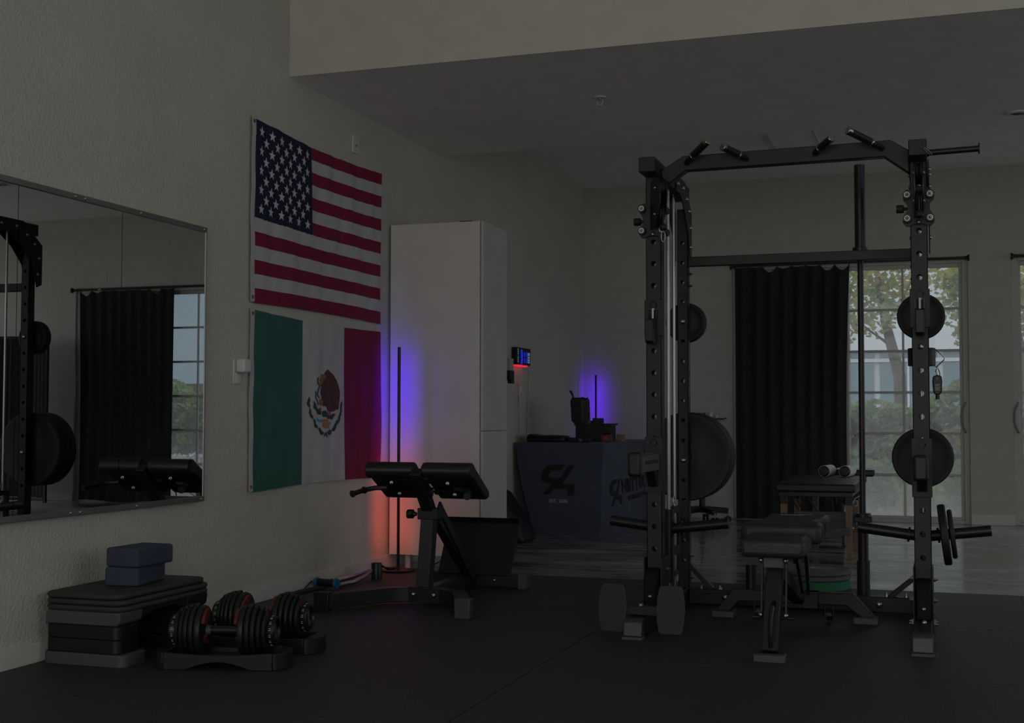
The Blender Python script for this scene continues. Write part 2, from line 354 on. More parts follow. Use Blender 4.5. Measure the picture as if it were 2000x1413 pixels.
struct(MB().box(0, XR_, YF, 5.983, HT, HT+0.15), 'ceiling', 'ceiling_paint')
struct(MB().box(0, XR_, 5.983, 5.990, 2.751, HT+0.15), 'wall_upper', 'upper_paint')
struct(MB().box(0, XR_, 5.990, 8.145, 2.751, 3.4), 'ceiling_soffit', 'ceiling_paint')
struct(MB().box(0, XR_, 8.145, YB+0.25, 3.17, 3.4), 'ceiling_back', 'ceiling_paint')
D1 = (1.44, 3.53); D2 = (3.892, 5.985); DT = 2.378
wb = MB()
solid = [(0, D1[0], ZC, 3.17), (D1[1], D2[0], ZC, 3.17), (D2[1], XR_, ZC, 3.17), (D1[0], D1[1], DT, 3.17), (D2[0], D2[1], DT, 3.17)]
for x0, x1, z0, z1 in solid: wb.box(x0, x1, YB+0.0015, YB+0.2, z0, z1)
wall_back = struct(wb, 'wall_back', 'block_paint')
blk = {}
for x0, x1, z0, z1 in solid:
    for r in range(16):
        za, zb = r*0.2+0.0, r*0.2+0.2; a = max(za, z0); b = min(zb, z1)
        if b-a < 0.03: continue
        for k in range(-1, 21):
            xa = k*0.4+(0.2 if r % 2 else 0.0)-0.03; c = max(xa, x0); d = min(xa+0.4, min(x1, 7.0))
            if d-c < 0.03: continue
            key = (round(d-c, 3), round(b-a, 3))
            if key not in blk:
                w, h = key; blk[key] = shared(MB().box(-w/2+0.002, w/2-0.002, 0, 0.012, -h/2+0.002, h/2-0.002), 'wall_block', 'block_paint')
            put(blk[key], 'wall_block', wall_back, ((c+d)/2, YB, (a+b)/2))
struct(MB().box(0, 0.013, YF, 7.22, 0.0, 0.078).box(0, 0.013, 7.22, YB, ZC, 0.078), 'baseboard_left', 'trim_paint', 0.003)
struct(MB().box(D1[1], D2[0], YB-0.014, YB, ZC, 0.085).box(0, D1[0], YB-0.014, YB, ZC, 0.085).box(D2[1], XR_, YB-0.014, YB, ZC, 0.085), 'baseboard_back', 'trim_paint', 0.003)

# ---------------------------------------------------------------- sliding glass doors with glazing bars
ROWS = [0.055, 0.425, 0.797, 1.166, 1.541, 1.917, 2.285]
def sliding_door(n, x0, x1, handle_x):
    d = bpy.data.objects.new('door_%d' % n, None); COL.objects.link(d); d.location = (x0, YB+0.08, ZC); WL[d.name] = Vector((x0, YB+0.08, ZC)); d['kind'] = 'structure'
    y0, y1 = YB+0.03, YB+0.13
    f = MB().box(x0, x0+0.05, y0, y1, ZC, DT).box(x1-0.05, x1, y0, y1, ZC, DT).box(x0+0.05, x1-0.05, y0, y1, DT-0.055, DT).box(x0+0.05, x1-0.05, y0, y1, ZC, ZC+0.03)
    build(f, 'frame', 'door_frame', d, 0.004)
    xm = (x0+x1)/2
    for a, b, yy in ((x0+0.05, xm+0.02, YB+0.095), (xm-0.02, x1-0.05, YB+0.06)):
        pz0, pz1 = ZC+0.03, DT-0.055
        s = MB().box(a, a+0.028, yy-0.014, yy+0.014, pz0, pz1).box(b-0.028, b, yy-0.014, yy+0.014, pz0, pz1).box(a+0.028, b-0.028, yy-0.014, yy+0.014, ROWS[6], pz1).box(a+0.028, b-0.028, yy-0.014, yy+0.014, pz0, ROWS[0])
        p = build(s, 'panel_frame', 'door_frame', d, 0.003)
        cx = [a+0.028, (a+b)/2, b-0.028]
        build(MB().box(cx[1]-0.010, cx[1]+0.010, yy-0.008, yy+0.008, ROWS[0], ROWS[6]), 'muntin', 'muntin_white', p)
        for z in ROWS[1:-1]: build(MB().box(cx[0], cx[2], yy-0.007, yy+0.007, z-0.011, z+0.011), 'muntin', 'muntin_white', p)
        for i in range(2):
            for j in range(6):
                g = MB(); v = [(cx[i], yy, ROWS[j]), (cx[i+1], yy, ROWS[j]), (cx[i+1], yy, ROWS[j+1]), (cx[i], yy, ROWS[j+1])]
                g.add(v, [(0, 1, 2, 3)]); build(g, 'pane', 'dusty_glass', p)
    h = build(MB().tube([(handle_x, YB+0.046, 0.79), (handle_x-0.004, YB+0.012, 0.81), (handle_x-0.03, YB-0.005, 0.87), (handle_x-0.038, YB-0.008, 0.94), (handle_x-0.03, YB-0.005, 1.01), (handle_x-0.004, YB+0.012, 1.06), (handle_x, YB+0.046, 1.08)], 0.009, 8), 'handle', 'muntin_grey', d)
    build(MB().box(handle_x-0.014, handle_x+0.014, YB+0.036, YB+0.046, 0.76, 1.11), 'handle_plate', 'aluminium', h, 0.003)
    return d
sliding_door(1, D1[0], D1[1], 3.497)
sliding_door(2, D2[0], D2[1], 3.935)

# ---------------------------------------------------------------- curtains on black rods
def curtain(x0, x1, xb, yb, nfold, label_c, label_r, rx0, rx1, seed):
    rd = thing('curtain_rod', label_r, 'curtain rod', (rx0, yb, 2.352))
    build(MB().cyl((rx0+0.015, yb, 2.352), (rx1-0.015, yb, 2.352), 0.011, seg=12), 'rod', 'satin_black', rd)
    for xx, s in ((rx0, 1), (rx1, -1)):
        build(MB().lathe([(0, 0), (0.030, 0), (0.030, 0.008), (0.014, 0.03), (0.014, 0.045), (0, 0.045)], (xx, yb, 2.352), (s, 0, 0), 14), 'end_flange', 'satin_black', rd)
    build(MB().cyl((rx1-0.39, yb, 2.352), (rx1-0.355, yb, 2.352), 0.0125, seg=12), 'joint_sleeve', 'steel', rd)
    rnd = random.Random(seed); ph = [rnd.uniform(0, 6.28) for _ in range(4)]
    nr = 9; ring_u = [i/(nr-1) for i in range(nr)]
    c = thing('curtain', label_c, 'curtain', ((x0+x1)/2, yb, 0.01))
    def fn(u, w):
        top = 1-w
        xx0 = x0+0.0*w; xx1 = x1+(xb-x1)*math.sin(min(1, w*1.6)*math.pi/2)
        x = xx0+(xx1-xx0)*u
        amp = 0.010+0.012*math.sin(math.pi*min(1, w*1.3+0.1))
        y = yb+amp*math.sin(nfold*2*math.pi*u+ph[0]+0.8*math.sin(4*u+ph[1]))+0.02*math.sin(3.1*u*2+ph[2])*w
        z = 2.338-w*2.328
        if w < 0.03:
            k = u*(nr-1); d = abs(k-round(k)); z -= 0.055*math.sin(math.pi*min(1.0, d*2)*0.5)*(1-w/0.03)*(0.12+0.88*rnd_s[int(k) % len(rnd_s)])
        if w > 0.9: z += 0.012*math.sin(9*u+ph[3])*(w-0.9)/0.1
        return (x, y, max(z, 0.004))
    rnd_s = [rnd.choice((0.0, 0.1, 0.35, 1.0)) for _ in range(12)]
    build(MB().sheet(fn, lin(0, 1, 150), [0, 0.008, 0.016, 0.03]+lin(0.06, 1, 26), 0.004, (0, 1, 0)), 'drape', 'curtain_black', c, angle=80)
    for u in ring_u:
        x = x0+(x1-x0)*u
        build(MB().tube([(x, yb+0.019*math.cos(a), 2.346+0.022*math.sin(a)) for a in lin(0, 2*math.pi, 12)[:-1]], 0.0018, 5, True), 'ring', 'satin_black', c)
curtain(1.475, 2.515, 2.475, YB-0.065, 8, 'black floor-length curtain drawn over the left half of the glass door', 'black curtain rod above the glass door behind the rack', 1.432, 3.545, 3)
curtain(4.66, 5.87, 5.83, YB-0.065, 9, 'black curtain beside a bright window strip, seen in the wall mirror', 'black curtain rod above the second glass door at right edge', 3.885, 5.99, 5)

# ================================================================ outside
struct(MB().box(-12, 30, 12.21, 60, -0.30, -0.14), 'ground', 'asphalt')
struct(MB().box(-30, 8.45, -40, -3.4, -0.30, -0.14).box(8.45, 45, -40, 12.2, -0.30, -0.14), 'forecourt', 'pavement')
struct(MB().box(-12, 30, 13.0, 15.6, -0.14, -0.06), 'planting_bed', 'ground_soil')
def leaves(n, fn, size, seed, mbl=None):
    rnd = random.Random(seed); mb = mbl or MB()
    for _ in range(n):
        c = Vector(fn(rnd)); s = size*rnd.uniform(0.6, 1.3)
        m = Euler((rnd.uniform(-1.2, 1.2), rnd.uniform(-1.2, 1.2), rnd.uniform(0, 6.28))).to_matrix()
        q = [(-0.1, -0.5, 0), (0.45, -0.1, 0.06), (0.1, 0.55, 0), (-0.45, 0.05, 0.06)]
        mb.add([c+m@Vector(p)*s for p in q], [(0, 1, 2, 3)])
    return mb
def tree(name, label, loc, blobs, trunk, n, size, leafm, seed, group=None):
    t = thing(name, label, 'tree', loc, group)
    tk = build(MB().tube(trunk[0], trunk[1], 9), 'trunk', 'bark', t)
    for path, r in trunk[2]: build(MB().tube(path, [r, r*0.7, r*0.3], 6), 'branch', 'bark', t)
    def fn(rnd):
        b = rnd.choices(blobs, [q[1]**2 for q in blobs])[0]
        while True:
            p = Vector((rnd.uniform(-1, 1), rnd.uniform(-1, 1), rnd.uniform(-1, 1)))
            if p.length < 1: break
        p = p*(0.45+0.55*p.length); return (b[0][0]+p.x*b[1], b[0][1]+p.y*b[1], b[0][2]+p.z*b[1]*0.85)
    f = build(leaves(n, fn, size, seed), 'foliage', leafm, t, kind='stuff')
tree('street_tree', 'slender street tree with green and rust leaves left in the door glass', (2.62, 18.0, -0.1),
     [((2.20, 18, 2.75), 0.42), ((2.72, 18.1, 2.75), 0.42), ((2.45, 17.9, 2.35), 0.40), ((2.9, 18, 2.45), 0.30), ((1.95, 18, 2.2), 0.32), ((1.75, 18.1, 2.75), 0.4), ((2.35, 18, 3.15), 0.42), ((2.85, 18, 3.2), 0.35)],
     ([(2.80, 18, -0.14), (2.80, 18, 0.8), (2.78, 18, 1.5), (2.66, 18, 2.0), (2.55, 18, 2.5), (2.5, 18, 3.0)], [0.10, 0.09, 0.085, 0.07, 0.05, 0.02], [([(2.70, 18, 1.9), (2.3, 18, 2.2), (1.9, 18, 2.3)], 0.035), ([(2.6, 18, 2.2), (2.8, 18, 2.5), (2.95, 18, 2.8)], 0.035)]), 2000, 0.085, 'leaves_autumn', 21)
tree('maple_tree', 'leafy tree with yellow and orange top in the right door pane', (4.3, 17.0, -0.1),
     [((3.75, 17, 2.75), 0.40), ((3.45, 17.1, 2.7), 0.33), ((3.6, 17, 2.35), 0.36), ((3.85, 17.2, 2.2), 0.35), ((4.2, 17, 2.6), 0.5), ((3.6, 17, 1.95), 0.16), ((4.5, 17, 2.2), 0.45)],
     ([(4.35, 17, -0.14), (4.33, 17, 1.2), (4.2, 17, 2.0), (4.0, 17, 2.6)], [0.10, 0.09, 0.07, 0.03], [([(4.2, 17, 1.9), (3.8, 17, 1.95), (3.5, 17, 1.85)], 0.022), ([(4.15, 17, 2.2), (3.8, 17, 2.5), (3.6, 17, 2.7)], 0.03)]), 2500, 0.085, 'leaves_autumn', 22)
def hedge(name, label, x0, x1, y, h, n, seed, leafm='leaves_green', size=0.085):
    t = thing(name, label, 'hedge', ((x0+x1)/2, y, -0.06), 'hedge and vines outside the doors')
    build(MB().box(x0, x1, y+0.12, y+0.30, -0.08, h*0.80), 'garden_wall', 'timber_rail', t)
    def fn(rnd):
        x = rnd.uniform(x0, x1); top = h*(0.86+0.10*math.sin(2.3*x+seed)+0.08*math.sin(5.7*x))
        z = -0.06+(top+0.06)*(1-rnd.random()**1.3*0.999)
        return (x, y+rnd.uniform(-0.30, 0.16)*(1.15-z/h*0.6), z)
    build(leaves(n, fn, size, seed), 'foliage', leafm, t, kind='stuff')
    return t
hedge('vine_hedge', 'ivy hedge with yellow-green tops along the bottom of the door glass', 0.6, 5.05, 15.2, 1.32, 7000, 31)
hedge('vine_hedge', 'vine-covered garden wall seen only in the mirror window strip', 5.35, 10.2, 15.2, 1.75, 5200, 33)
def shrub(label, x, y, r, n, seed, leafm):
    t = thing('garden_shrub', label, 'shrub', (x, y, -0.06), 'shrubs outside the doors')
    build(MB().tube([(x, y, -0.08), (x+0.02, y, r*0.6), (x, y+0.03, r)], [0.02, 0.015, 0.006], 6), 'stem', 'bark', t)
    def fn(rnd):
        a = rnd.uniform(0, 6.28); q = math.sqrt(rnd.random())*r
        return (x+q*math.cos(a), y+q*math.sin(a)*0.7, -0.02+rnd.random()*(r*1.3))
    build(leaves(n, fn, 0.06, seed), 'foliage', leafm, t, kind='stuff')
shrub('low green shrub at the foot of the left glass panes', 2.45, 13.75, 0.40, 900, 41, 'leaves_green')
shrub('low shrub with orange leaves at the bottom of the glass door', 3.08, 13.25, 0.22, 420, 42, 'leaves_autumn')
shrub('low green shrub at the foot of the right glass panes', 3.55, 13.8, 0.40, 800, 43, 'leaves_green')
shrub('white-flowered shrub at the foot of the mirror window strip', 5.3, 14.2, 0.36, 700, 44, 'flower_white')
shrub('white-flowered shrub beside another in the mirror window strip', 6.1, 14.4, 0.36, 700, 45, 'flower_white')
b = thing('office_building', 'pale office building with blue window bands beyond the glass door', 'building', (4, 34, -0.2))
yb_ = 33.0
build(MB().box(-9, 12.4, yb_, yb_+8, -0.2, 1.0).box(-9, 12.4, yb_+0.12, yb_+8, 1.0, 2.34).box(-9, 12.4, yb_, yb_+8, 2.34, 2.43).box(-9, 12.4, yb_+0.12, yb_+8, 2.43, 2.61).box(-9, 12.4, yb_-0.15, yb_+8, 2.61, 6.6), 'wall', 'facade_pale', b)
for i in range(14):
    x = -8.6+i*1.5
    w = build(MB().box(x, x+1.36, yb_+0.05, yb_+0.115, 1.02, 2.33), 'window', 'window_teal', b)
    build(MB().box(x+0.655, x+0.705, yb_+0.02, yb_+0.05, 1.02, 2.33), 'mullion', 'facade_pale', w)
    build(MB().box(x, x+1.36, yb_+0.05, yb_+0.115, 2.44, 2.60), 'window', 'window_teal', b)
b2 = thing('warehouse', 'pale blue panelled building reflected in the mirror window strip', 'building', (24, 30, -0.2))
for i in range(8):
    build(MB().box(12.6+i*1.8, 14.38+i*1.8, 28, 34, -0.2, 9.0), 'wall_panel', 'facade_blue', b2)
# ================================================================ wall mirror
mir = thing('wall_mirror', 'long frameless wall mirror in four panels with metal rails', 'mirror', (0.0, 4.0, 0.54))
PY = [2.60, 3.232, 3.864, 4.498, 5.140]; MX = 0.030
for a, b_ in zip(PY, PY[1:]): build(MB().box(MX-0.006, MX, a+0.0016, b_-0.0016, 0.551, 1.810), 'mirror_panel', 'mirror_glass', mir)
build(MB().box(0.001, MX-0.0065, PY[0], PY[-1], 0.551, 1.810), 'backing', 'plastic_black', mir)
for z0, z1, nm in ((1.793, 1.817, 'top_rail'), (0.543, 0.567, 'bottom_rail')):
    rl = build(MB().box(0.0, MX+0.006, PY[0], PY[-1]+0.004, z0, z1), nm, 'aluminium', mir, 0.002)
    for y in (2.7, 3.2, 3.32, 3.60, 4.185, 4.245, 4.62, 5.115):
        put(BOLT, 'screw', rl, (MX+0.0065, y, (z0+z1)/2), FACE['+x']).scale = (0.6, 0.6, 0.6)
build(MB().box(0.0, MX+0.003, PY[-1]-0.003, PY[-1]+0.003, 0.56, 1.80), 'edge_strip', 'aluminium', mir)

# ================================================================ flags on the left wall
def wav(y, z, k):
    s = 0.0035*math.sin(9*y+2.1*k+2.2*z)+0.0030*math.sin(23*y+5*z+k)+0.0022*math.sin(41*y-7*z+1.7*k)
    return 0.016+s
def us_xyz(u, v, off=0.0):
    y = 5.613+(7.140-5.613)*u; z = 2.441-(2.441-1.507)*v
    z -= 0.026*math.sin(math.pi*u)*(1-v) - 0.008*math.sin(math.pi*u)*v
    return (wav(y, z, 0.0)+off, y, z)
fl_us = thing('stars_and_stripes_flag', 'red, white and blue flag with white stars, upper of two wall flags', 'flag', (0.0, 6.36, 1.50))
for i in range(13):
    u0 = 0.40 if i < 7 else 0.0; v0, v1 = i/13, (i+1)/13
    o = build(MB().sheet(lambda u, v: us_xyz(u, v), lin(u0, 1, 60), lin(v0, v1, 4), 0.0015), 'stripe', 'flag_red' if i % 2 == 0 else 'flag_white', fl_us, angle=80)
    if i: build(MB().sheet(lambda u, v: us_xyz(u, v, 0.0009), lin(u0, 1, 40), [v0-0.003, v0+0.003], 0.001), 'seam', 'flag_red' if i % 2 == 0 else 'flag_white', o)
cant = build(MB().sheet(lambda u, v: us_xyz(u, v, 0.0008), lin(0, 0.40, 30), lin(0, 7/13, 20), 0.0015), 'canton', 'flag_blue', fl_us, angle=80)
for r in range(9):
    n = 6 if r % 2 == 0 else 5
    for c in range(n):
        cu = 0.40*((c*2+1+(r % 2))/12.0)*0.97+0.008; cv = (7/13)*((r+1)/10.0)*0.99+0.003
        pts = []
        for k in range(10):
            rad = 0.0285 if k % 2 == 0 else 0.0112; a = math.pi/2+k*math.pi/5
            pts.append((cu+rad*math.cos(a)/1.527, cv-rad*math.sin(a)/0.934))
        m_ = MB(); f3 = [us_xyz(q[0], q[1], 0.0022) for q in pts]; b3 = [us_xyz(q[0], q[1], 0.0006) for q in pts]; cc = us_xyz(cu, cv, 0.0042)
        m_.add(f3+b3+[cc], [(k, (k+1) % 10, 20) for k in range(10)]+[(k, 10+k, 10+(k+1) % 10, (k+1) % 10) for k in range(10)])
        build(m_, 'star', 'star_white', cant)
def header(parent, y0, y1, z0, z1, gr):
    h = build(MB().sheet(lambda u, v: (0.014+0.002*math.sin(7*v*3), y0+(y1-y0)*u+0.0025*math.sin(9*v), z1+(z0-z1)*v), lin(0, 1, 3), lin(0, 1, 24), 0.002), 'header_tape', 'flag_white', parent)
    for z in gr: build(MB().lathe([(0.004, 0), (0.009, 0), (0.009, 0.003), (0.004, 0.003)], (0.015, (y0+y1)/2, z), (1, 0, 0), 12, True), 'grommet', 'grommet_brass', h)
header(fl_us, 5.577, 5.614, 1.512, 2.452, (2.425, 1.535))
def mx_xyz(y, z, off=0.0):
    return (wav(y, z, 2.0)+0.004*math.sin(6*(y-5.6)+9*(z-1.0))*max(0, 1.2-z)+off, y, z)
fl_mx = thing('tricolour_flag', 'green, white and red flag with an eagle emblem, lower wall flag', 'flag', (0.0, 6.36, 0.55))
def mxb(y0, y1, m, nm):
    def fn(u, v):
        y = y0+(y1-y0)*u; t = (y-5.617)/1.523
        zt = 1.470-0.012*t-0.012*math.sin(math.pi*t); zb = 0.557+0.006*t+0.014*math.sin(math.pi*t)
        return mx_xyz(y, zt+(zb-zt)*v)
    return build(MB().sheet(fn, lin(0, 1, 44), lin(0, 1, 50), 0.0015), nm, m, fl_mx, angle=80)
mxb(5.617, 6.133, 'flag_green', 'green_band'); white_band = mxb(6.133, 6.640, 'flag_white', 'white_band'); mxb(6.640, 7.140, 'flag_red', 'red_band')
header(fl_mx, 5.580, 5.618, 0.560, 1.478, (1.452, 0.585))
EMB = {
'wing': ('eagle_brown', 0.0046, [(6.4179, 1.2), (6.4871, 1.1711), (6.5327, 1.1354), (6.56, 1.0839), (6.5575, 1.0392), (6.5478, 0.9758), (6.5272, 0.9756), (6.5022, 0.9977), (6.457, 1.0303), (6.4444, 1.0595), (6.4035, 1.1099), (6.3831, 1.1422), (6.4027, 1.1574), (6.3825, 1.1786)]),
'body': ('eagle_brown', 0.0036, [(6.4027, 1.1574), (6.3956, 1.1097), (6.4444, 1.0595), (6.457, 1.0303), (6.5023, 0.994), (6.5231, 0.9719), (6.4703, 0.9624), (6.4219, 0.9713), (6.3976, 0.9948), (6.366, 0.9927), (6.3535, 1.0289), (6.3332, 1.072), (6.3444, 1.1048), (6.3596, 1.1306), (6.3398, 1.1409)]),
'head': ('eagle_gold', 0.0042, [(6.3393, 1.1717), (6.3786, 1.1712), (6.4067, 1.1593), (6.3792, 1.1421), (6.3596, 1.1306), (6.3365, 1.1064), (6.313, 1.1149), (6.3283, 1.1316), (6.3125, 1.1401), (6.3318, 1.1516)]),
'snake': ('snake_print', 0.0034, [(6.2853, 1.1466), (6.3006, 1.156), (6.2973, 1.1253), (6.3287, 1.1044), (6.3188, 1.0934), (6.3058, 1.0787), (6.2985, 1.0569), (6.322, 1.0429), (6.3144, 1.0355), (6.287, 1.0531), (6.2904, 1.0783), (6.3055, 1.0967), (6.317, 1.1042), (6.2858, 1.1196)]),
'snake_tail': ('snake_print', 0.0034, [(6.2634, 1.0778), (6.2789, 1.0709), (6.2779, 1.0422), (6.2991, 1.0209), (6.311, 1.0067), (6.2996, 0.9957), (6.2915, 1.0172), (6.268, 1.0384), (6.2698, 1.0636)]),
'talon': ('eagle_gold', 0.0044, [(6.3184, 1.0284), (6.3495, 1.0361), (6.3617, 1.0108), (6.3424, 0.9943), (6.3188, 1.0067)]),
'foot': ('eagle_gold', 0.0044, [(6.4139, 0.9712), (6.4541, 0.9642), (6.4705, 0.9514), (6.4384, 0.9421), (6.4102, 0.953)]),
'cactus_pad': ('leaf_print', 0.0034, [(6.2568, 1.0204), (6.2723, 1.0098), (6.296, 0.9813), (6.3429, 0.9636), (6.3393, 0.9455), (6.3004, 0.949), (6.2885, 0.9669), (6.2536, 0.9846)]),
'cactus_pad1': ('leaf_print', 0.0036, [(6.3547, 0.9655), (6.3901, 0.9711), (6.4102, 0.9566), (6.3986, 0.9347), (6.367, 0.9329), (6.3526, 0.9455)]),
'cactus_pad2': ('leaf_print', 0.0034, [(6.4064, 0.9457), (6.4463, 0.9494), (6.4587, 0.9348), (6.4388, 0.9219), (6.4147, 0.9256)]),
'cactus_pad3': ('leaf_print', 0.0036, [(6.4585, 0.9421), (6.503, 0.9533), (6.5033, 0.9348), (6.4832, 0.9182), (6.4588, 0.9238)]),
'rock': ('rock_print', 0.0034, [(6.3578, 0.922), (6.4388, 0.9201), (6.4436, 0.8725), (6.3997, 0.8699), (6.3562, 0.8767)]),
'water': ('water_print', 0.0030, [(6.2891, 0.931), (6.3281, 0.9184), (6.3515, 0.9202), (6.3518, 0.9039), (6.3205, 0.9058), (6.301, 0.913)]),
'water1': ('water_print', 0.0030, [(6.4431, 0.9018), (6.4712, 0.9072), (6.4674, 0.8944), (6.4458, 0.8871)]),
'ribbon': ('eagle_brown', 0.0034, [(6.3688, 0.8295), (6.4001, 0.851), (6.4245, 0.8197), (6.4125, 0.8198), (6.3979, 0.8382), (6.3768, 0.8258)]),
'laurel_leaf': ('flag_green', 0.0036, [(6.424, 0.8507), (6.4558, 0.8651), (6.4803, 0.8538), (6.4725, 0.8355), (6.4484, 0.8303), (6.4282, 0.8397)]),
'cactus_fruit': ('tuna_print', 0.0044, [(6.3192, 0.9833), (6.341, 0.9853), (6.3389, 0.969), (6.3233, 0.9707)]),
'cactus_fruit1': ('tuna_print', 0.0044, [(6.5014, 0.9496), (6.5193, 0.9534), (6.5155, 0.9404), (6.5032, 0.9404)])}
def patch(poly, off, nm, m):
    mb = MB(); n = len(poly); mb.add([mx_xyz(y, z, off) for y, z in poly]+[mx_xyz(y, z, 0.0002) for y, z in poly], [tuple(range(n))]+[(i, (i+1) % n, n+(i+1) % n, n+i) for i in range(n)])
    return build(mb, nm, m, white_band)
for k, (m_, off, poly) in EMB.items(): patch(poly, off, 'emblem_'+k.rstrip('0123456789'), m_)
def leafpoly(cy, cz, ang, L_, W_): return [(cy+L_*a*math.cos(ang)-W_*b*math.sin(ang), cz+L_*a*math.sin(ang)+W_*b*math.cos(ang)) for a, b in ((-0.5, 0), (-0.15, 0.5), (0.2, 0.42), (0.5, 0), (0.2, -0.42), (-0.15, -0.5))]
wl = [(6.2112, 1.0233), (6.2078, 1.002), (6.2237, 0.9594), (6.2369, 0.9381), (6.2727, 0.9041), (6.2861, 0.8844), (6.3331, 0.8588), (6.3489, 0.8442)]
wr = [(6.5889, 1.0022), (6.585, 0.976), (6.5772, 0.9499), (6.5627, 0.9275), (6.541, 0.905), (6.5189, 0.8831), (6.5045, 0.8665)]
for i, (y, z) in enumerate(wl): patch(leafpoly(y, z, 1.75+i*0.13+(0.5 if i % 2 else -0.4), 0.042, 0.020), 0.0034, 'emblem_leaf', 'leaf_print')
for i, (y, z) in enumerate(wr): patch(leafpoly(y, z, 1.45-i*0.12+(0.3 if i % 2 else -0.3), 0.048, 0.024), 0.0034, 'emblem_leaf', 'leaf_print')
for pts in (wl, wr):
    mb = MB(); mb.tube([mx_xyz(y, z, 0.003) for y, z in pts]+[mx_xyz(6.40, 0.842, 0.003)], 0.0022, 5); build(mb, 'emblem_wreath_stem', 'leaf_print', white_band)
for a, b_ in (((6.44, 1.18), (6.535, 1.02)), ((6.45, 1.165), (6.545, 1.0)), ((6.43, 1.17), (6.51, 1.04)), ((6.42, 1.15), (6.39, 1.02)), ((6.41, 1.14), (6.44, 0.99))):
    build(MB().tube([mx_xyz(*a, 0.005), mx_xyz((a[0]+b_[0])/2+0.006, (a[1]+b_[1])/2, 0.005), mx_xyz(*b_, 0.005)], 0.0011, 4), 'emblem_feather_line', 'eagle_gold', white_band)

# ================================================================ plates, outlets and small wall fittings
o_ = thing('wall_outlet', 'white wall outlet plate left of the lower flag', 'outlet', (0.0, 5.475, 1.09))
build(MB().box(0, 0.007, 5.437, 5.513, 1.094, 1.214), 'plate', 'white_plastic', o_, 0.003)
build(MB().box(0.006, 0.010, 5.458, 5.492, 1.10, 1.145), 'socket', 'white_plastic', o_, 0.002)
a_ = thing('plug_adapter', 'white plug-in adapter in the outlet beside the lower flag', 'adapter', (0.035, 5.49, 1.15))
build(MB().box(0.0075, 0.058, 5.452, 5.522, 1.150, 1.218), 'body', 'white_plastic', a_, 0.012, 3)
build(MB().box(0.052, 0.0595, 5.458, 5.464, 1.19, 1.197), 'indicator', 'clear_plastic', a_)
s_ = thing('thermostat_plate', 'white switch plate high on the wall above the upper flag', 'wall plate', (0.0, 6.78, 2.497))
build(MB().box(0, 0.012, 6.742, 6.822, 2.497, 2.603), 'plate', 'trim_paint', s_, 0.004)
build(MB().box(0.012, 0.016, 6.775, 6.79, 2.535, 2.547), 'switch', 'muntin_grey', s_)
for z in (2.512, 2.588): build(MB().cyl((0.011, 6.782, z), (0.0145, 6.782, z), 0.004, seg=8), 'screw', 'steel', s_)
sp = thing('fire_sprinkler', 'white fire sprinkler head under the low ceiling', 'sprinkler', (1.467, 6.92, 2.70))
build(MB().lathe([(0.012, 0), (0.038, 0), (0.036, 0.006), (0.012, 0.008)], (1.467, 6.92, 2.751), (0, 0, -1), 20, True), 'escutcheon', 'white_plastic', sp)
build(MB().cyl((1.467, 6.92, 2.75), (1.467, 6.92, 2.735), 0.010, seg=12), 'body', 'steel', sp)
build(MB().tube([(1.455, 6.92, 2.74), (1.450, 6.92, 2.725), (1.458, 6.92, 2.708), (1.467, 6.92, 2.704), (1.476, 6.92, 2.708), (1.484, 6.92, 2.725), (1.479, 6.92, 2.74)], 0.0025, 6), 'yoke', 'white_plastic', sp)
build(MB().lathe([(0, 0), (0.014, 0), (0.014, 0.002), (0, 0.003)], (1.467, 6.92, 2.704), (0, 0, -1), 12), 'deflector', 'white_plastic', sp)
cp = thing('ceiling_access_panel', 'pale square access panel in the rear ceiling behind the rack arch', 'ceiling panel', (2.19, 10.3, 3.15))
build(MB().box(2.02, 2.36, 9.85, 10.70, 3.160, 3.17), 'panel', 'panel_white', cp, 0.003)
build(MB().box(2.0, 2.02, 9.83, 10.72, 3.155, 3.17).box(2.36, 2.38, 9.83, 10.72, 3.155, 3.17).box(2.02, 2.36, 9.83, 9.85, 3.155, 3.17).box(2.02, 2.36, 10.70, 10.72, 3.155, 3.17), 'trim', 'trim_paint', cp)
sd = thing('recessed_ceiling_light', 'dark round recessed fitting in the soffit at the right edge', 'ceiling light', (3.735, 8.05, 2.73))
build(MB().lathe([(0.045, 0), (0.07, 0), (0.068, 0.008), (0.046, 0.012)], (3.735, 8.05, 2.751), (0, 0, -1), 24, True), 'trim_ring', 'white_plastic', sd)
build(MB().lathe([(0, 0.002), (0.045, 0.002), (0.045, 0.006), (0, 0.012)], (3.735, 8.05, 2.751), (0, 0, -1), 20), 'lens', 'plastic_black', sd)
# LED clock panel, dispenser, outlet and cords further along the left wall
ck = thing('led_wall_clock', 'black digital wall clock with blue glowing figures', 'wall clock', (0.0, 9.88, 1.36))
ckb = build(MB().box(0.004, 0.052, 9.711, 10.065, 1.362, 1.503), 'case', 'plastic_black', ck, 0.004)
def ckbox(y0, y1, z0, z1, m, nm): build(MB().box(0.0525, 0.054, y0, y1, z0, z1), nm, m, ckb)
for i in range(7): ckbox(9.722, 9.738, 1.380+i*0.0165, 1.391+i*0.0165, 'screen_glow' if i == 3 else 'screen_cyan', 'day_dot')
for i, (dy_, z) in enumerate(((0, 1.375), (0.008, 1.392), (0.014, 1.409), (0.006, 1.426), (0.014, 1.443), (0.008, 1.460), (0, 1.477))): ckbox(9.795+dy_, 9.840+dy_, z-0.009, z+0.0085, 'screen_glow', 'figure')
for y in (9.888, 9.945):
    for z0, z1 in ((1.382, 1.420), (1.430, 1.472)): ckbox(y, y+0.024, z0, z1, 'screen_glow', 'figure')
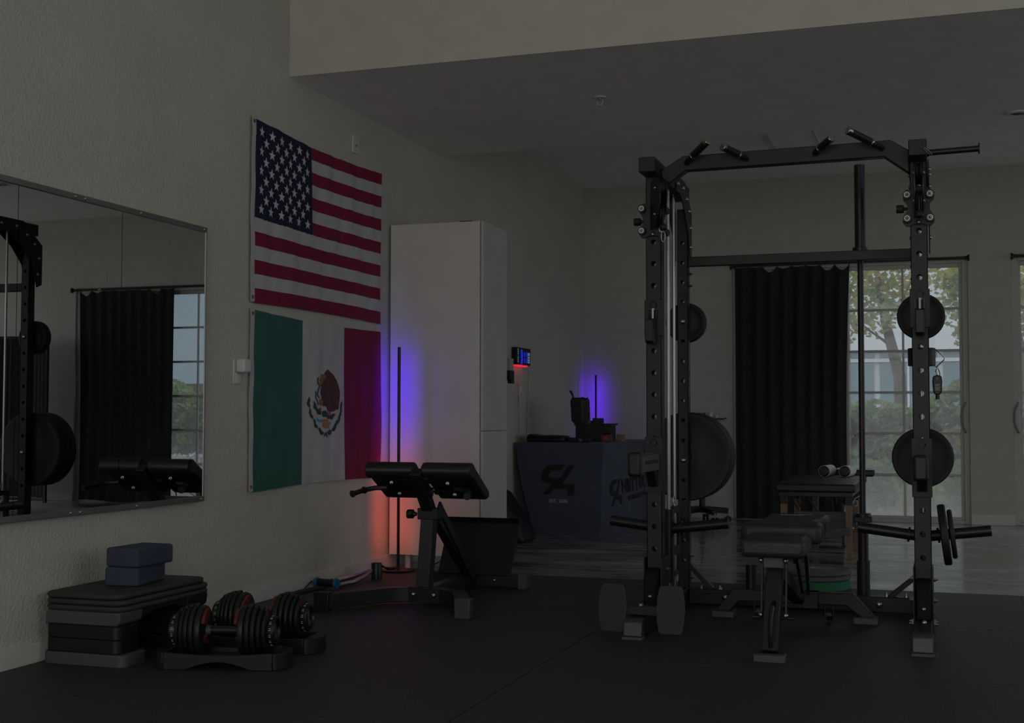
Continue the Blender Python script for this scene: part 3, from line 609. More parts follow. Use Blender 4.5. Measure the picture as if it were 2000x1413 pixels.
for z0, z1 in ((1.382, 1.396), (1.400, 1.414), (1.420, 1.438), (1.444, 1.468)): ckbox(9.985, 10.035, z0, z1, 'screen_cyan', 'figure')
build(MB().box(0.004, 0.05, 9.715, 9.985, 1.350, 1.3615), 'red_light_bar', 'red_led', ck)
ds = thing('soap_dispenser', 'clear and black dispenser on the wall just past the cabinet', 'dispenser', (0.05, 9.45, 1.20))
build(MB().box(0.004, 0.10, 9.40, 9.475, 1.300, 1.398), 'tank', 'clear_plastic', ds, 0.004)
build(MB().box(0.002, 0.104, 9.39, 9.48, 1.225, 1.300).box(0.07, 0.104, 9.41, 9.48, 1.20, 1.225), 'body', 'plastic_black', ds, 0.004)
wo = thing('wall_socket', 'small white wall socket with cords below the digital clock', 'outlet', (0.0, 9.97, 1.10))
build(MB().box(0, 0.006, 9.90, 9.98, 1.105, 1.185), 'plate', 'white_plastic', wo, 0.002)
build(MB().box(0.006, 0.026, 9.93, 9.965, 1.115, 1.138), 'plug', 'white_plastic', wo, 0.003)
for par, y0, y1, z1 in ((wo, 9.875, 9.885, 1.22), (ck, 10.13, 10.10, 1.35)):
    build(MB().tube([(0.008, y0, z1), (0.008, y0+0.004, z1-0.2), (0.010, y1, 0.95), (0.012, y1+0.004, 0.70)], 0.0035, 6), 'power_cord', 'cord_white', par)

# ================================================================ tall white cabinet
cb = thing('tall_cabinet', 'tall white storage cabinet on short feet against the left wall', 'cabinet', (0.31, 7.5, ZC))
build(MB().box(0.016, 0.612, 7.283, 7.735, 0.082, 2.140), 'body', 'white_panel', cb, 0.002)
for z0, z1 in ((0.084, 0.846), (0.852, 2.138)): build(MB().box(0.617, 0.634, 7.286, 7.738, z0, z1), 'door', 'white_shaded', cb, 0.002)
for x in (0.11, 0.54):
    for y in (7.36, 7.66): build(MB().cyl((x, y, ZC), (x, y, 0.083), 0.018, seg=12), 'foot', 'white_plastic', cb)
bx = thing('black_box', 'small black case lying on top of the tall white cabinet', 'box', (0.42, 7.6, 2.14))
build(MB().prism([(7.52, 2.1405), (7.70, 2.1405), (7.70, 2.165), (7.52, 2.185)], 'x', 0.385, 0.47), 'case', 'plastic_black', bx, 0.003)
build(MB().box(0.40, 0.455, 7.518, 7.522, 2.146, 2.158), 'clasp', 'plastic_grey', bx)

# ================================================================ LED corner lamps
def led_lamp(name, label, x, y, ztop, z0, ledm, ddir):
    t = thing(name, label, 'floor lamp', (x, y, z0))
    build(MB().lathe([(0, 0), (0.098, 0), (0.100, 0.006), (0.096, 0.012), (0.03, 0.016), (0.012, 0.03), (0, 0.03)], (x, y, z0), (0, 0, 1), 32), 'base', 'satin_black', t)
    p = build(MB().tube([(x, y, z0+0.02), (x, y, ztop*0.5), (x, y, ztop)], 0.0095, 12), 'pole', 'satin_black', t)
    d = Vector(ddir).normalized()
    n_ = Vector((-d.y, d.x, 0))*0.004; q_ = Vector((x, y, 0))+d*0.0100; lo, hi = Vector((0, 0, z0+0.12)), Vector((0, 0, ztop-0.03))
    build(MB().add([q_-n_+lo, q_+n_+lo, q_+n_+hi, q_-n_+hi], [(0, 1, 2, 3)]), 'light_strip', ledm, p)
    return t
led_lamp('corner_lamp', 'slim black corner lamp glowing violet above and orange below', 0.150, 7.118, 1.362, 0.0, 'led_strip', (-0.76, 0.65, 0))
led_lamp('corner_lamp', 'slim black corner lamp glowing violet behind the draped table', 0.155, 11.80, 1.342, ZC, 'led_strip_violet', (-0.45, 0.89, 0))
for o in [q for q in bpy.data.objects if q.name == 'corner_lamp']:
    build(MB().tube([(0.20, 7.16, 0.014), (0.235, 7.22, 0.006), (0.27, 7.30, 0.005), (0.30, 7.38, 0.03), (0.34, 7.36, 0.05), (0.37, 7.42, 0.02), (0.40, 7.55, 0.0)], 0.0035, 6), 'power_cord', 'cord_black', o)
# ================================================================ power rack
XL, XRR = 2.035, 3.195; YU = 5.70; YR = 6.345
rack = thing('power_rack', 'black steel cable rack with arched pull-up bar in the foreground', 'power rack', (2.615, 5.9, 0))
def perf_tube(x, y0, w, d, z0, z1, zs, hr, t=0.003, seg=16):
    mb = MB(); h = w/2
    zs = [z for z in zs if z0+h < z < z1-h]
    for yy, sgn in ((y0, 1), (y0+d, -1)):
        cuts = z0
        def quad(a, b):
            if b-a > 1e-5: mb.add([(x-h, yy, a), (x+h, yy, a), (x+h, yy, b), (x-h, yy, b)], [(0, 1, 2, 3)])
        for z in zs:
            quad(cuts, z-h); cuts = z+h
            ring = []; sq = []
            for k in range(seg):
                a = 2*math.pi*k/seg; c, s = math.cos(a), math.sin(a); q = h/max(abs(c), abs(s))
                ring.append((x+hr*c, yy, z+hr*s)); sq.append((x+q*c, yy, z+q*s))
            inn = [(p[0], yy+sgn*t, p[2]) for p in ring]
            mb.add(ring+sq+inn, [(k, (k+1) % seg, seg+(k+1) % seg, seg+k) for k in range(seg)]+[(k, 2*seg+k, 2*seg+(k+1) % seg, (k+1) % seg) for k in range(seg)])
        quad(cuts, z1)
    mb.box(x-h, x-h+t, y0, y0+d, z0, z1).box(x+h-t, x+h, y0, y0+d, z0, z1)
    mb.add([(x-h, y0, z1), (x+h, y0, z1), (x+h, y0+d, z1), (x-h, y0+d, z1)], [(0, 1, 2, 3)])
    return mb
zsF = [0.037+0.1*k for k in range(2, 20)]; zsR = [0.018+0.1*k for k in range(2, 19)]
for X_, sx in ((XL, -1), (XRR, 1)):
    build(perf_tube(X_, YU, 0.070, 0.070, 0.085, 2.04, zsF, 0.0125), 'front_upright', 'powder_black', rack)
    XQ = X_+(0.010 if sx < 0 else -0.004)
    ru = build(perf_tube(XQ, YR, 0.054, 0.054, 0.08, 1.99, zsR, 0.0105), 'rear_upright', 'powder_black', rack)
    build(MB().box(X_-0.037, X_+0.037, 5.56, 6.40, 2.036, 2.105), 'top_beam', 'powder_black', rack, 0.004)
    build(MB().box(X_-0.035, X_+0.035, 5.285, 6.43, 0.006, 0.085), 'base_beam', 'powder_black', rack, 0.004)
    ec = build(MB().prism([(5.250, 0.014), (5.262, 0.072), (5.300, 0.088), (5.300, 0.010)], 'x', X_-0.040, X_+0.040), 'end_cap', 'cap_grey', rack, 0.004)
    build(MB().box(X_-0.044, X_+0.044, 5.236, 5.300, 0.0, 0.013), 'rubber_foot', 'plastic_grey', ec, 0.003)
    build(MB().box(X_-0.040, X_+0.040, 6.36, 6.44, 0.0, 0.012), 'rubber_foot', 'plastic_black', rack)
    # gusset plates at the chamfered rear top corner
    for s in (-1, 1):
        g = build(MB().prism([(6.03, 2.11), (6.26, 2.11), (6.43, 1.98), (6.43, 1.74), (6.385, 1.72), (6.345, 1.86), (6.25, 1.96), (6.14, 2.03), (6.03, 2.03)], 'x', X_+s*0.040-0.0025, X_+s*0.040+0.0025), 'gusset_plate', 'powder_black', rack)
        for y, z in ((6.07, 2.07), (6.20, 2.07), (6.29, 2.03), (6.36, 1.98), (6.40, 1.90), (6.39, 1.80)): bolt(g, (X_+s*0.044, y, z), '+x' if s > 0 else '-x')
    # guide rods and plate-loaded carriage
    for yy, rr in ((6.03, 0.0095), (6.17, 0.0075)): build(MB().cyl((X_, yy, 0.085), (X_, yy, 2.036), rr, seg=14), 'guide_rod', 'chrome', rack)
    ca = build(MB().cyl((X_, 6.03, 0.146), (X_, 6.03, 0.494), 0.026, seg=20), 'carriage_sleeve', 'satin_black', rack)
    build(MB().box(X_-0.018, X_+0.018, 6.075, 6.20, 0.47, 0.50).box(X_-0.018, X_+0.018, 6.075, 6.20, 0.27, 0.31).box(X_-0.018, X_+0.018, 6.075, 6.20, 0.17, 0.19).box(X_-0.018, X_+0.018, 6.065, 6.078, 0.17, 0.50).box(X_-0.018, X_+0.018, 6.196, 6.208, 0.17, 0.50), 'carriage_frame', 'powder_black', ca, 0.002)
    build(MB().tube([(X_+0.002, 6.135+0.014*math.cos(a), 0.525+0.026*math.sin(a)) for a in lin(0, 6.283, 12)[:-1]], 0.003, 6, True), 'carabiner', 'steel', ca)
    for s in (-1, 1):
        pg = build(MB().cyl((X_+s*0.02, 6.03, 0.402), (X_+s*0.285, 6.03, 0.434), 0.0245, seg=20), 'weight_peg', 'satin_black', ca)
        build(MB().lathe([(0.02, 0), (0.034, 0), (0.034, 0.010), (0.02, 0.010)], (X_+s*0.058, 6.03, 0.4065), (s*0.265, 0, 0.032), 20, True), 'collar', 'satin_black', pg)
    # pulley trolley on the front face
    tr = build(MB().prism([(X_-0.066, 1.775), (X_-0.05, 1.755), (X_-0.034, 1.755), (X_-0.022, 1.763), (X_+0.022, 1.763), (X_+0.034, 1.755), (X_+0.05, 1.755), (X_+0.066, 1.775), (X_+0.062, 1.80), (X_+0.046, 1.825), (X_+0.046, 1.85), (X_+0.062, 1.875), (X_+0.066, 1.90), (X_+0.05, 1.915), (X_+0.03, 1.915), (X_+0.02, 1.93), (X_-0.02, 1.93), (X_-0.03, 1.915), (X_-0.05, 1.915), (X_-0.066, 1.90), (X_-0.062, 1.875), (X_-0.046, 1.85), (X_-0.046, 1.825), (X_-0.062, 1.80)], 'y', 5.688, 5.698), 'trolley_plate', 'powder_black', rack, 0.002)
    for dx in (-0.047, 0.047):
        for z in (1.787, 1.889):
            rl = build(MB().cyl((X_+dx, 5.66, z), (X_+dx, 5.77, z), 0.0175, seg=18), 'roller', 'plastic_black', tr)
            build(MB().lathe([(0, 0), (0.0125, 0), (0.0125, 0.004), (0, 0.004)], (X_+dx, 5.660, z), (0, -1, 0), 16), 'washer', 'white_plastic', rl)
            bolt(rl, (X_+dx, 5.655, z)).scale = (0.65, 0.65, 0.65)
    kb = build(MB().lathe([(0, 0), (0.017, 0), (0.018, 0.004), (0.018, 0.028), (0.015, 0.031), (0.008, 0.031), (0.006, 0.045), (0.006, 0.06), (0, 0.06)], (X_-0.092, 5.71, 1.835), (1, 0, 0), 10), 'pull_knob', 'plastic_black', tr)
    # pulley arm: two cheeks with two wheels between, swung a little to the inside on the left post
    yaw = R(38) if sx < 0 else R(2)
    ph = Matrix.Translation((X_+0.0, 5.69, 0)) @ Matrix.Rotation(yaw, 4, 'Z')
    def pw(p): return tuple(ph @ Vector(p))
    cheek = [(-0.01, 1.79), (-0.06, 1.80), (-0.10, 1.86), (-0.115, 1.93), (-0.10, 2.0), (-0.06, 2.03), (-0.02, 2.01), (-0.012, 1.95)]
    for s in (-1, 1):
        mb = MB().prism(cheek, 'x', s*0.017-0.0018, s*0.017+0.0018); mb.v = [pw(q) for q in mb.v]
        ck_ = build(mb, 'pulley_cheek', 'satin_black', tr)
    for y_, z_ in ((-0.062, 1.975), (-0.058, 1.855)):
        mb = MB().lathe([(0.008, -0.012), (0.044, -0.012), (0.047, -0.008), (0.039, 0), (0.047, 0.008), (0.044, 0.012), (0.008, 0.012)], (0, y_, z_), (1, 0, 0), 24, True); mb.v = [pw(q) for q in mb.v]
        pu = build(mb, 'pulley_wheel', 'plastic_black', tr)
        for s in (-1, 1):
            q = pw((s*0.02, y_, z_)); b_ = bolt(pu, q, '+x' if s > 0 else '-x'); b_.rotation_euler.z += yaw; b_.scale = (0.7, 0.7, 0.7)
    mb = MB().cyl((0, -0.105, 1.865), (0, -0.105, 1.80), 0.0025, seg=6); mb.v = [pw(q) for q in mb.v]; build(mb, 'cable', 'cord_black', tr)
    q = pw((0, -0.105, 1.79)); st = build(MB().ball(q, 0.018), 'cable_stop', 'plastic_black', tr)
    if sx < 0: build(MB().tube([(q[0]+0.009*math.cos(a), q[1], q[2]-0.042+0.024*math.sin(a)) for a in lin(0, 6.283, 14)[:-1]], 0.0024, 6, True), 'carabiner', 'aluminium', st)
    bolt(tr, (X_, 5.686, 1.772)); 
    # low pulley housing on the base
    lp = build(MB().prism([(5.60, 0.086), (5.60, 0.20), (5.63, 0.245), (5.67, 0.255), (5.698, 0.25), (5.698, 0.086)], 'x', X_-0.030, X_+0.030), 'low_pulley_housing', 'matte_black', rack, 0.008, 3)
    bolt(lp, (X_, 5.598, 0.135)); bolt(lp, (X_+0.002, 5.56, 0.088), '+z')
    for s in (-1, 1):
        fp = build(MB().box(X_+s*0.0385-0.0025, X_+s*0.0385+0.0025, 5.655, 5.81, 0.02, 0.30), 'foot_bracket', 'powder_black', rack)
        for y, z in ((5.69, 0.06), (5.76, 0.06), (5.76, 0.15), (5.76, 0.24)): bolt(fp, (X_+s*0.041, y, z), '+x' if s > 0 else '-x', NUT)
# pull-up arch
build(MB().prism([(2.072, 2.030), (2.072, 2.068), (2.172, 2.127), (3.082, 2.139), (3.158, 2.090), (3.158, 1.990), (3.056, 2.067), (2.186, 2.060), (2.110, 2.004)], 'y', 5.70, 5.755), 'pull_up_arch', 'powder_black', rack, 0.004)
for a, b_, dr in (((2.192, 2.100), (2.314, 2.147), 1), ((2.462, 2.103), (2.375, 2.116), -1), ((2.763, 2.107), (2.847, 2.124), 1), ((3.046, 2.111), (2.91, 2.151), -1)):
    p0 = Vector((a[0], 5.705, a[1]-0.008)); p3 = Vector((b_[0], 5.56, b_[1]+0.012)); p1 = p0+Vector((0, -0.030, 0)); p2 = p1+(p3-p1)*0.24
    build(MB().tube([p0, p0+Vector((0, -0.018, 0)), p1+(p2-p1)*0.4, p2, p2+(p3-p2)*0.15], 0.0125, 10), 'grip_stem', 'powder_black', rack)
    g = build(MB().cyl(p2+(p3-p2)*0.10, p2+(p3-p2)*0.86, 0.0165, seg=16), 'pull_up_grip', 'plastic_black', rack)
    build(MB().cyl(p2+(p3-p2)*0.84, p3, 0.0178, seg=16), 'end_ring', 'chrome', g, 0.003)
    build(MB().cyl(p2+(p3-p2)*0.03, p2+(p3-p2)*0.11, 0.0178, seg=16), 'end_ring', 'chrome', g, 0.002)
for x in (2.083, 3.152): bolt(rack, (x, 5.735, 2.085), '+x' if x < 2.5 else '-x', NUT)
# side peg at the top right with a ring pin
pg = build(MB().cyl((3.232, 5.70, 2.072), (3.440, 5.70, 2.077), 0.0135, seg=14), 'storage_peg', 'satin_black', rack)
build(MB().lathe([(0, 0), (0.024, 0), (0.024, 0.005), (0, 0.005)], (3.440, 5.70, 2.077), (1, 0, 0), 20), 'flange', 'satin_black', pg)
build(MB().lathe([(0, 0), (0.018, 0), (0.018, 0.006), (0, 0.006)], (3.233, 5.70, 2.072), (1, 0, 0), 16), 'flange', 'satin_black', pg)
build(MB().tube([(3.212, 5.553, 2.080), (3.222, 5.548, 2.065), (3.246, 5.545, 2.043), (3.252, 5.545, 2.035), (3.244, 5.545, 2.034), (3.222, 5.548, 2.055), (3.208, 5.553, 2.072)], 0.0032, 6, True), 'ring_pin', 'chrome', rack)
# rear cross member, rear base beam, braces
build(MB().box(2.072, 3.165, 6.35, 6.395, 1.698, 1.746), 'rear_cross_member', 'powder_black', rack, 0.003)
bb_ = build(MB().box(2.073, 3.158, 6.33, 6.40, 0.006, 0.080), 'rear_base_beam', 'powder_black', rack, 0.004)
for x in (2.255, 2.985): bolt(bb_, (x, 6.329, 0.043)).scale = (1.5, 1, 1.5)
for x in (2.135, 2.225, 3.02, 3.11): bolt(bb_, (x, 6.352, 0.081), '+z', NUT)
for p0, p1 in (((2.072, 6.365, 0.195), (2.185, 6.365, 0.078)), ((3.160, 6.365, 0.185), (3.035, 6.365, 0.078))): build(MB().beam(p0, p1, 0.05, 0.022), 'corner_brace', 'powder_black', rack, 0.002)
for x, fc in ((2.073, '+x'), (3.163, '-x')):
    for z in (1.66, 1.60, 0.24, 0.13): bolt(rack, (x, 6.372, z), fc, NUT)
for z in (1.418, 0.718): bolt(rack, (2.045, YR-0.002, z)).scale = (1.25, 1, 1.25)
# barbell holder tube
hb = build(MB().lathe([(0.0265, 0), (0.031, 0), (0.031, 0.235), (0.0265, 0.235)], (2.909, 6.440, 0.004), (0, 0, 1), 20, True), 'barbell_holder', 'powder_black', rack)
build(MB().box(2.885, 2.933, 6.400, 6.4115, 0.02, 0.075), 'holder_bracket', 'powder_black', hb)
# rowing foot plates on the left base beam
fb = build(MB().box(1.965, 2.145, 5.352, 5.395, 0.088, 0.128), 'foot_plate_bar', 'powder_black', rack, 0.003)
def fplate(xc):
    poly = [(-0.040, -0.100), (0.040, -0.100), (0.050, -0.092), (0.058, -0.05), (0.062, 0.0), (0.058, 0.05), (0.050, 0.092), (0.040, 0.100), (-0.040, 0.100), (-0.050, 0.092), (-0.058, 0.05), (-0.062, 0.0), (-0.058, -0.05), (-0.050, -0.092)]
    m = Matrix.Translation((xc, 5.348, 0.117)) @ Matrix.Rotation(R(-7), 4, 'X')
    mb = MB().prism(poly, 'y', -0.004, 0.004); mb.v = [tuple(m @ Vector(q)) for q in mb.v]
    fp = build(mb, 'foot_plate', 'powder_black', rack)
    tmb = MB()
    for r in range(6):
        for c in range(3):
            x = -0.036+c*0.036; z = -0.078+r*0.031; a = R(45) if (r+c) % 2 else R(-45)
            tmb.obox((x, -0.005, z), (0.024, 0.0045, 0.0055), (0, a, 0))
    tmb.v = [tuple(m @ Vector(q)) for q in tmb.v]
    build(tmb, 'tread', 'powder_black', fp, kind='stuff')
fplate(1.928); fplate(2.180)
bolt(fb, (2.045, 5.37, 0.13), '+z')
ht = build(MB().tube([(2.27, 6.30, 0.07), (2.20, 6.02, 0.10), (2.12, 5.90, 0.05)], 0.003, 5), 'low_cable', 'cord_black', rack)

# ---------------------------------------------------------------- barbell standing in the holder
br = thing('barbell', 'black barbell standing upright in the rear holder of the rack', 'barbell', (2.909, 6.440, 0.005))
build(MB().cyl((2.909, 6.440, 0.45), (2.910, 6.440, 1.72), 0.0145, seg=16), 'shaft', 'satin_black', br)
build(MB().cyl((2.909, 6.440, 0.010), (2.909, 6.440, 0.44), 0.0250, seg=20), 'sleeve', 'satin_black', br, 0.002)
build(MB().cyl((2.910, 6.440, 1.765), (2.910, 6.440, 2.180), 0.0255, seg=20), 'sleeve', 'satin_black', br, 0.002)
for z in (0.44, 1.742): build(MB().lathe([(0, 0), (0.037, 0), (0.037, 0.028), (0, 0.028)], (2.9095, 6.440, z), (0, 0, 1), 20), 'collar', 'satin_black', br, 0.002)
build(MB().box(2.869, 2.952, 6.405, 6.475, 0.425, 0.452), 'clamp', 'plastic_black', br, 0.004)

# ---------------------------------------------------------------- weight plates
def disc_plate(name, label, c, axis, r, t, material, group=None, hub=True, lip=0.0025):
    c = Vector(c); d = Vector(axis).normalized(); hr = 0.0262
    pr = [(hr, 0), (r*0.32, 0), (r*0.36, lip), (r*0.80, lip), (r*0.84, 0), (r-0.006, 0), (r, 0.006), (r, t-0.006), (r-0.006, t), (r*0.84, t), (r*0.80, t-lip), (r*0.36, t-lip), (r*0.32, t), (hr, t)]
    o = thing(name, label, 'weight plate', tuple(c+d*t/2) , group)
    build(MB().lathe(pr, c, d, 40, True), 'plate_body', material, o)
    if hub: build(MB().lathe([(hr-0.0005, -0.0004), (hr+0.010, -0.0004), (hr+0.010, t+0.0004), (hr-0.0005, t+0.0004)], c, d, 24, True), 'hub_ring', 'steel' if 'bumper' in material else 'satin_black', o)
    return o
for z, sx, ln in ((1.418, 2.045, 0.14), (0.735, 2.05, 0.26), (1.422, 3.191, 0.12), (0.742, 3.191, 0.14)):
    build(MB().cyl((sx, 6.39, z), (sx, 6.40+ln, z), 0.0225, seg=16), 'storage_peg', 'satin_black', rack)
GP = 'plates stored on the rear posts of the rack'
disc_plate('weight_plate', 'small black plate at mid height on the left rear post, nearer of two', (2.045, 6.412, 1.418), (0, 1, 0), 0.102, 0.028, 'iron_plate', GP)
disc_plate('weight_plate', 'small black plate at mid height on the left rear post, farther of two', (2.045, 6.442, 1.418), (0, 1, 0), 0.102, 0.028, 'iron_plate', GP)
for i, w in enumerate(('nearest', 'middle', 'farthest')):
    disc_plate('weight_plate', 'large black plate low on the left rear post, %s of three' % w, (2.05, 6.412+i*0.055, 0.735), (0, 1, 0), 0.225, 0.052, 'iron_plate', GP)
disc_plate('weight_plate', 'round black plate at mid height behind the right front post', (3.191, 6.412, 1.422), (0, 1, 0), 0.112, 0.032, 'iron_plate', GP)
disc_plate('weight_plate', 'larger round black plate low behind the right front post', (3.191, 6.412, 0.742), (0, 1, 0), 0.143, 0.034, 'iron_plate', GP)
ax_ = Vector((0.265, 0, 0.032))
def on_peg(dx): return (XRR+dx, 6.03, 0.402+(dx-0.02)*0.032/0.265)
disc_plate('weight_plate', 'thick black plate on the right loading peg, closer to the post', on_peg(0.072), ax_, 0.136, 0.034, 'iron_plate', 'plates loaded on the right peg')
disc_plate('weight_plate', 'thin black plate on the right loading peg, outer of two', on_peg(0.110), ax_, 0.110, 0.022, 'iron_plate', 'plates loaded on the right peg')
GS = 'bumper plates stacked on the floor'
for i, (z, t, m_, lb) in enumerate(((ZC+0.0, 0.052, 'bumper_green', 'green bumper plate at the bottom of the floor stack behind the bench'), (ZC+0.0535, 0.027, 'bumper_grey', 'grey bumper plate in the middle of the floor stack behind the bench'), (ZC+0.0820, 0.027, 'bumper_grey', 'grey bumper plate on top of the floor stack behind the bench'))):
    disc_plate('bumper_plate', lb, (2.590+0.003*i, 7.235, z+0.0005), (0, 0, 1), 0.208, t, m_, GS, True, 0.003)

# ---------------------------------------------------------------- J-hooks and spotter arms
def jhook(X_, z, label, wide):
    t = thing('barbell_hook', label, 'rack hook', (X_, 5.66, z), 'barbell hooks on the front posts')
    build(MB().box(X_-0.0385, X_+0.0385, 5.690, 5.6985, z+0.02, z+0.185).box(X_+0.0375, X_+0.041, 5.690, 5.74, z+0.02, z+0.185).box(X_-0.041, X_-0.0375, 5.690, 5.74, z+0.02, z+0.185), 'bracket', 'powder_black', t, 0.001)
    build(MB().prism([(5.690, z+0.03), (5.690, z+0.10), (5.672, z+0.10), (5.655, z+0.055), (5.62, z+0.045), (5.605, z+0.06), (5.598, z+0.09), (5.590, z+0.09), (5.590, z-0.01), (5.62, z-0.02), (5.67, z-0.01)], 'x', X_-0.018, X_+0.018), 'hook', 'plastic_black', t, 0.004)
    pn = build(MB().cyl((X_, 5.684, z+0.075), (X_, 5.684, z+0.145), 0.011, seg=14), 'pin_barrel', 'aluminium', t)
    build(MB().tube([(X_+0.016*math.cos(a), 5.682, z+0.162+0.016*math.sin(a)) for a in lin(0, 6.283, 16)[:-1]], 0.0026, 6, True), 'pull_ring', 'satin_black', pn)
    for s in (-1, 1): build(MB().box(X_+s*0.019-0.002, X_+s*0.019+0.002, 5.668, 5.69, z+0.10, z+0.14), 'cheek', 'satin_black', t)
jhook(XL, 1.285, 'black barbell hook clamped on the left front post', 1)
jhook(XRR, 1.300, 'black barbell hook clamped on the right front post', 0)
def spotter(X_, label, lettering):
    t = thing('spotter_arm', label, 'spotter arm', (X_, 5.5, 0.69), 'spotter arms on the front posts')
    build(MB().box(X_-0.0385, X_+0.0385, 5.688, 5.6985, 0.595, 0.845).box(X_+0.0372, X_+0.041, 5.688, 5.76, 0.595, 0.845).box(X_-0.041, X_-0.0372, 5.688, 5.76, 0.595, 0.845), 'bracket', 'powder_black', t, 0.001)
    ar = build(MB().box(X_-0.026, X_+0.026, 5.325, 5.688, 0.695, 0.768), 'arm', 'bumper_grey', t, 0.003)
    build(MB().box(X_-0.022, X_+0.022, 5.36, 5.66, 0.768, 0.776), 'arm_pad', 'plastic_grey', ar, 0.003)
    build(MB().box(X_-0.030, X_+0.030, 5.292, 5.327, 0.680, 0.785), 'end_plate', 'plastic_black', t, 0.014, 4)
    build(MB().prism([(5.60, 0.695), (5.685, 0.695), (5.685, 0.62), (5.665, 0.62)], 'x', X_-0.02, X_+0.02), 'strut', 'powder_black', t)
    build(MB().tube([(X_+0.015*math.cos(a), 5.683, 0.818+0.015*math.sin(a)) for a in lin(0, 6.283, 16)[:-1]], 0.0026, 6, True), 'pull_ring', 'satin_black', t)
    if lettering:
        mb = MB(); rnd = random.Random(5)
        for i in range(13):
            y = 5.40+i*0.0205; mb.box(X_+0.0262, X_+0.0268, y, y+0.012, 0.727, 0.745)
        build(mb, 'printed_marks', 'print_black', ar)
spotter(XL, 'grey spotter arm with printed marks on the left front post', True)
spotter(XRR, 'spotter arm seen end-on at the right front post', False)
# things hanging on the right post
an = thing('ankle_strap', 'black padded ankle cuff with steel ring hung behind the right post', 'ankle strap', (3.20, 5.82, 1.155))
build(MB().lathe([(0.050, 0), (0.058, 0), (0.058, 0.078), (0.050, 0.078)], (3.198, 5.84, 1.160), (0, 0, 1), 28, True), 'cuff', 'plastic_black', an, 0.003)
build(MB().tube([(3.245, 5.80, 1.232), (3.262, 5.80, 1.225), (3.292, 5.80, 1.193), (3.290, 5.80, 1.183), (3.258, 5.80, 1.153), (3.245, 5.80, 1.160)], 0.0028, 6), 'steel_ring', 'steel', an)
sb = thing('sanitizer_bottle', 'small dark bottle on a clip hanging beside the right post', 'bottle', (3.262, 5.80, 1.00))
build(MB().prism([(3.244, 1.045), (3.252, 1.033), (3.272, 1.033), (3.280, 1.045), (3.283, 1.09), (3.280, 1.113), (3.262, 1.120), (3.244, 1.113), (3.241, 1.09)], 'y', 5.790, 5.812), 'bottle_body', 'plastic_black', sb, 0.005, 3)
build(MB().cyl((3.262, 5.801, 1.013), (3.262, 5.801, 1.034), 0.0085, seg=12), 'cap', 'satin_black', sb)
build(MB().tube([(3.262, 5.801, 1.113), (3.255, 5.801, 1.135), (3.262, 5.801, 1.156), (3.270, 5.801, 1.135), (3.274, 5.801, 1.113)], 0.0024, 6, True), 'clip', 'satin_black', sb)
build(text_mb('9', 0.012, lambda q: (3.258+q.x, 5.7895, 1.098+q.y)), 'print', 'print_white', sb)
mb = MB()
for i in range(5): mb.box(3.252, 3.274-0.003*(i % 2), 5.789, 5.7895, 1.052+i*0.006, 1.0545+i*0.006)
build(mb, 'print_lines', 'print_white', sb)
# ================================================================ adjustable bench
XBn = 2.645
bn = thing('adjustable_bench', 'black adjustable weight bench inside the rack, pointing at the viewer', 'weight bench', (XBn, 5.5, 0))
def pad(x0, x1, y0, y1, z0, z1, nm, m='vinyl_brown', bev=0.022): return build(MB().box(x0, x1, y0, y1, z0, z1), nm, m, bn, bev, 4)
st = pad(2.520, 2.772, 5.00, 5.30, 0.388, 0.462, 'seat_pad')
build(MB().box(2.524, 2.768, 5.0025, 5.2975, 0.405, 0.4085).box(2.5235, 2.7685, 5.0018, 5.298, 0.423, 0.4260), 'piping', 'vinyl', st)
bpoly = [(2.485, 5.335), (2.795, 5.335), (2.805, 5.36), (2.802, 5.50), (2.770, 5.58), (2.765, 5.62), (2.790, 5.70), (2.795, 5.96), (2.770, 6.0), (2.545, 6.0), (2.520, 5.96), (2.522, 5.70), (2.530, 5.62), (2.515, 5.58), (2.478, 5.50), (2.475, 5.36)]
bk = build(MB().prism(bpoly, 'z', 0.412, 0.492), 'back_pad', 'vinyl_brown', bn, 0.022, 4)
mk = MB()
for x0, x1 in ((2.575, 2.615), (2.620, 2.645), (2.650, 2.675)): mk.prism([(x0, 5.88), (x1, 5.88), (x1+0.004, 5.905), (x0+0.004, 5.905)], 'z', 0.4918, 0.4925)
mk.prism([(2.655, 5.91), (2.715, 5.925), (2.712, 5.945), (2.70, 5.935), (2.66, 5.925)], 'z', 0.4918, 0.4925)
build(mk, 'brand_print', 'print_white', bk)
ft = build(MB().box(2.582, 2.700, 4.930, 5.000, 0.0, 0.028), 'front_foot', 'plastic_grey', bn, 0.003)
build(MB().box(2.596, 2.688, 4.942, 5.003, 0.026, 0.033), 'foot_insert', 'powder_black', ft)
build(MB().beam((2.641, 4.972, 0.030), (2.645, 5.13, 0.345), 0.062, 0.062, (0, 1, 0)), 'front_post', 'powder_black', bn, 0.004)
build(MB().box(2.606, 2.684, 5.055, 5.20, 0.345, 0.390), 'seat_bracket', 'bumper_grey', bn, 0.003)
build(MB().tube([(2.650, 5.03, 0.215), (2.648, 4.985, 0.205), (2.645, 4.955, 0.165), (2.645, 4.945, 0.10), (2.645, 4.955, 0.055)], 0.009, 8), 'carry_handle', 'satin_black', bn)
build(MB().beam((2.645, 5.12, 0.325), (2.645, 6.00, 0.105), 0.060, 0.060), 'spine', 'powder_black', bn, 0.004)
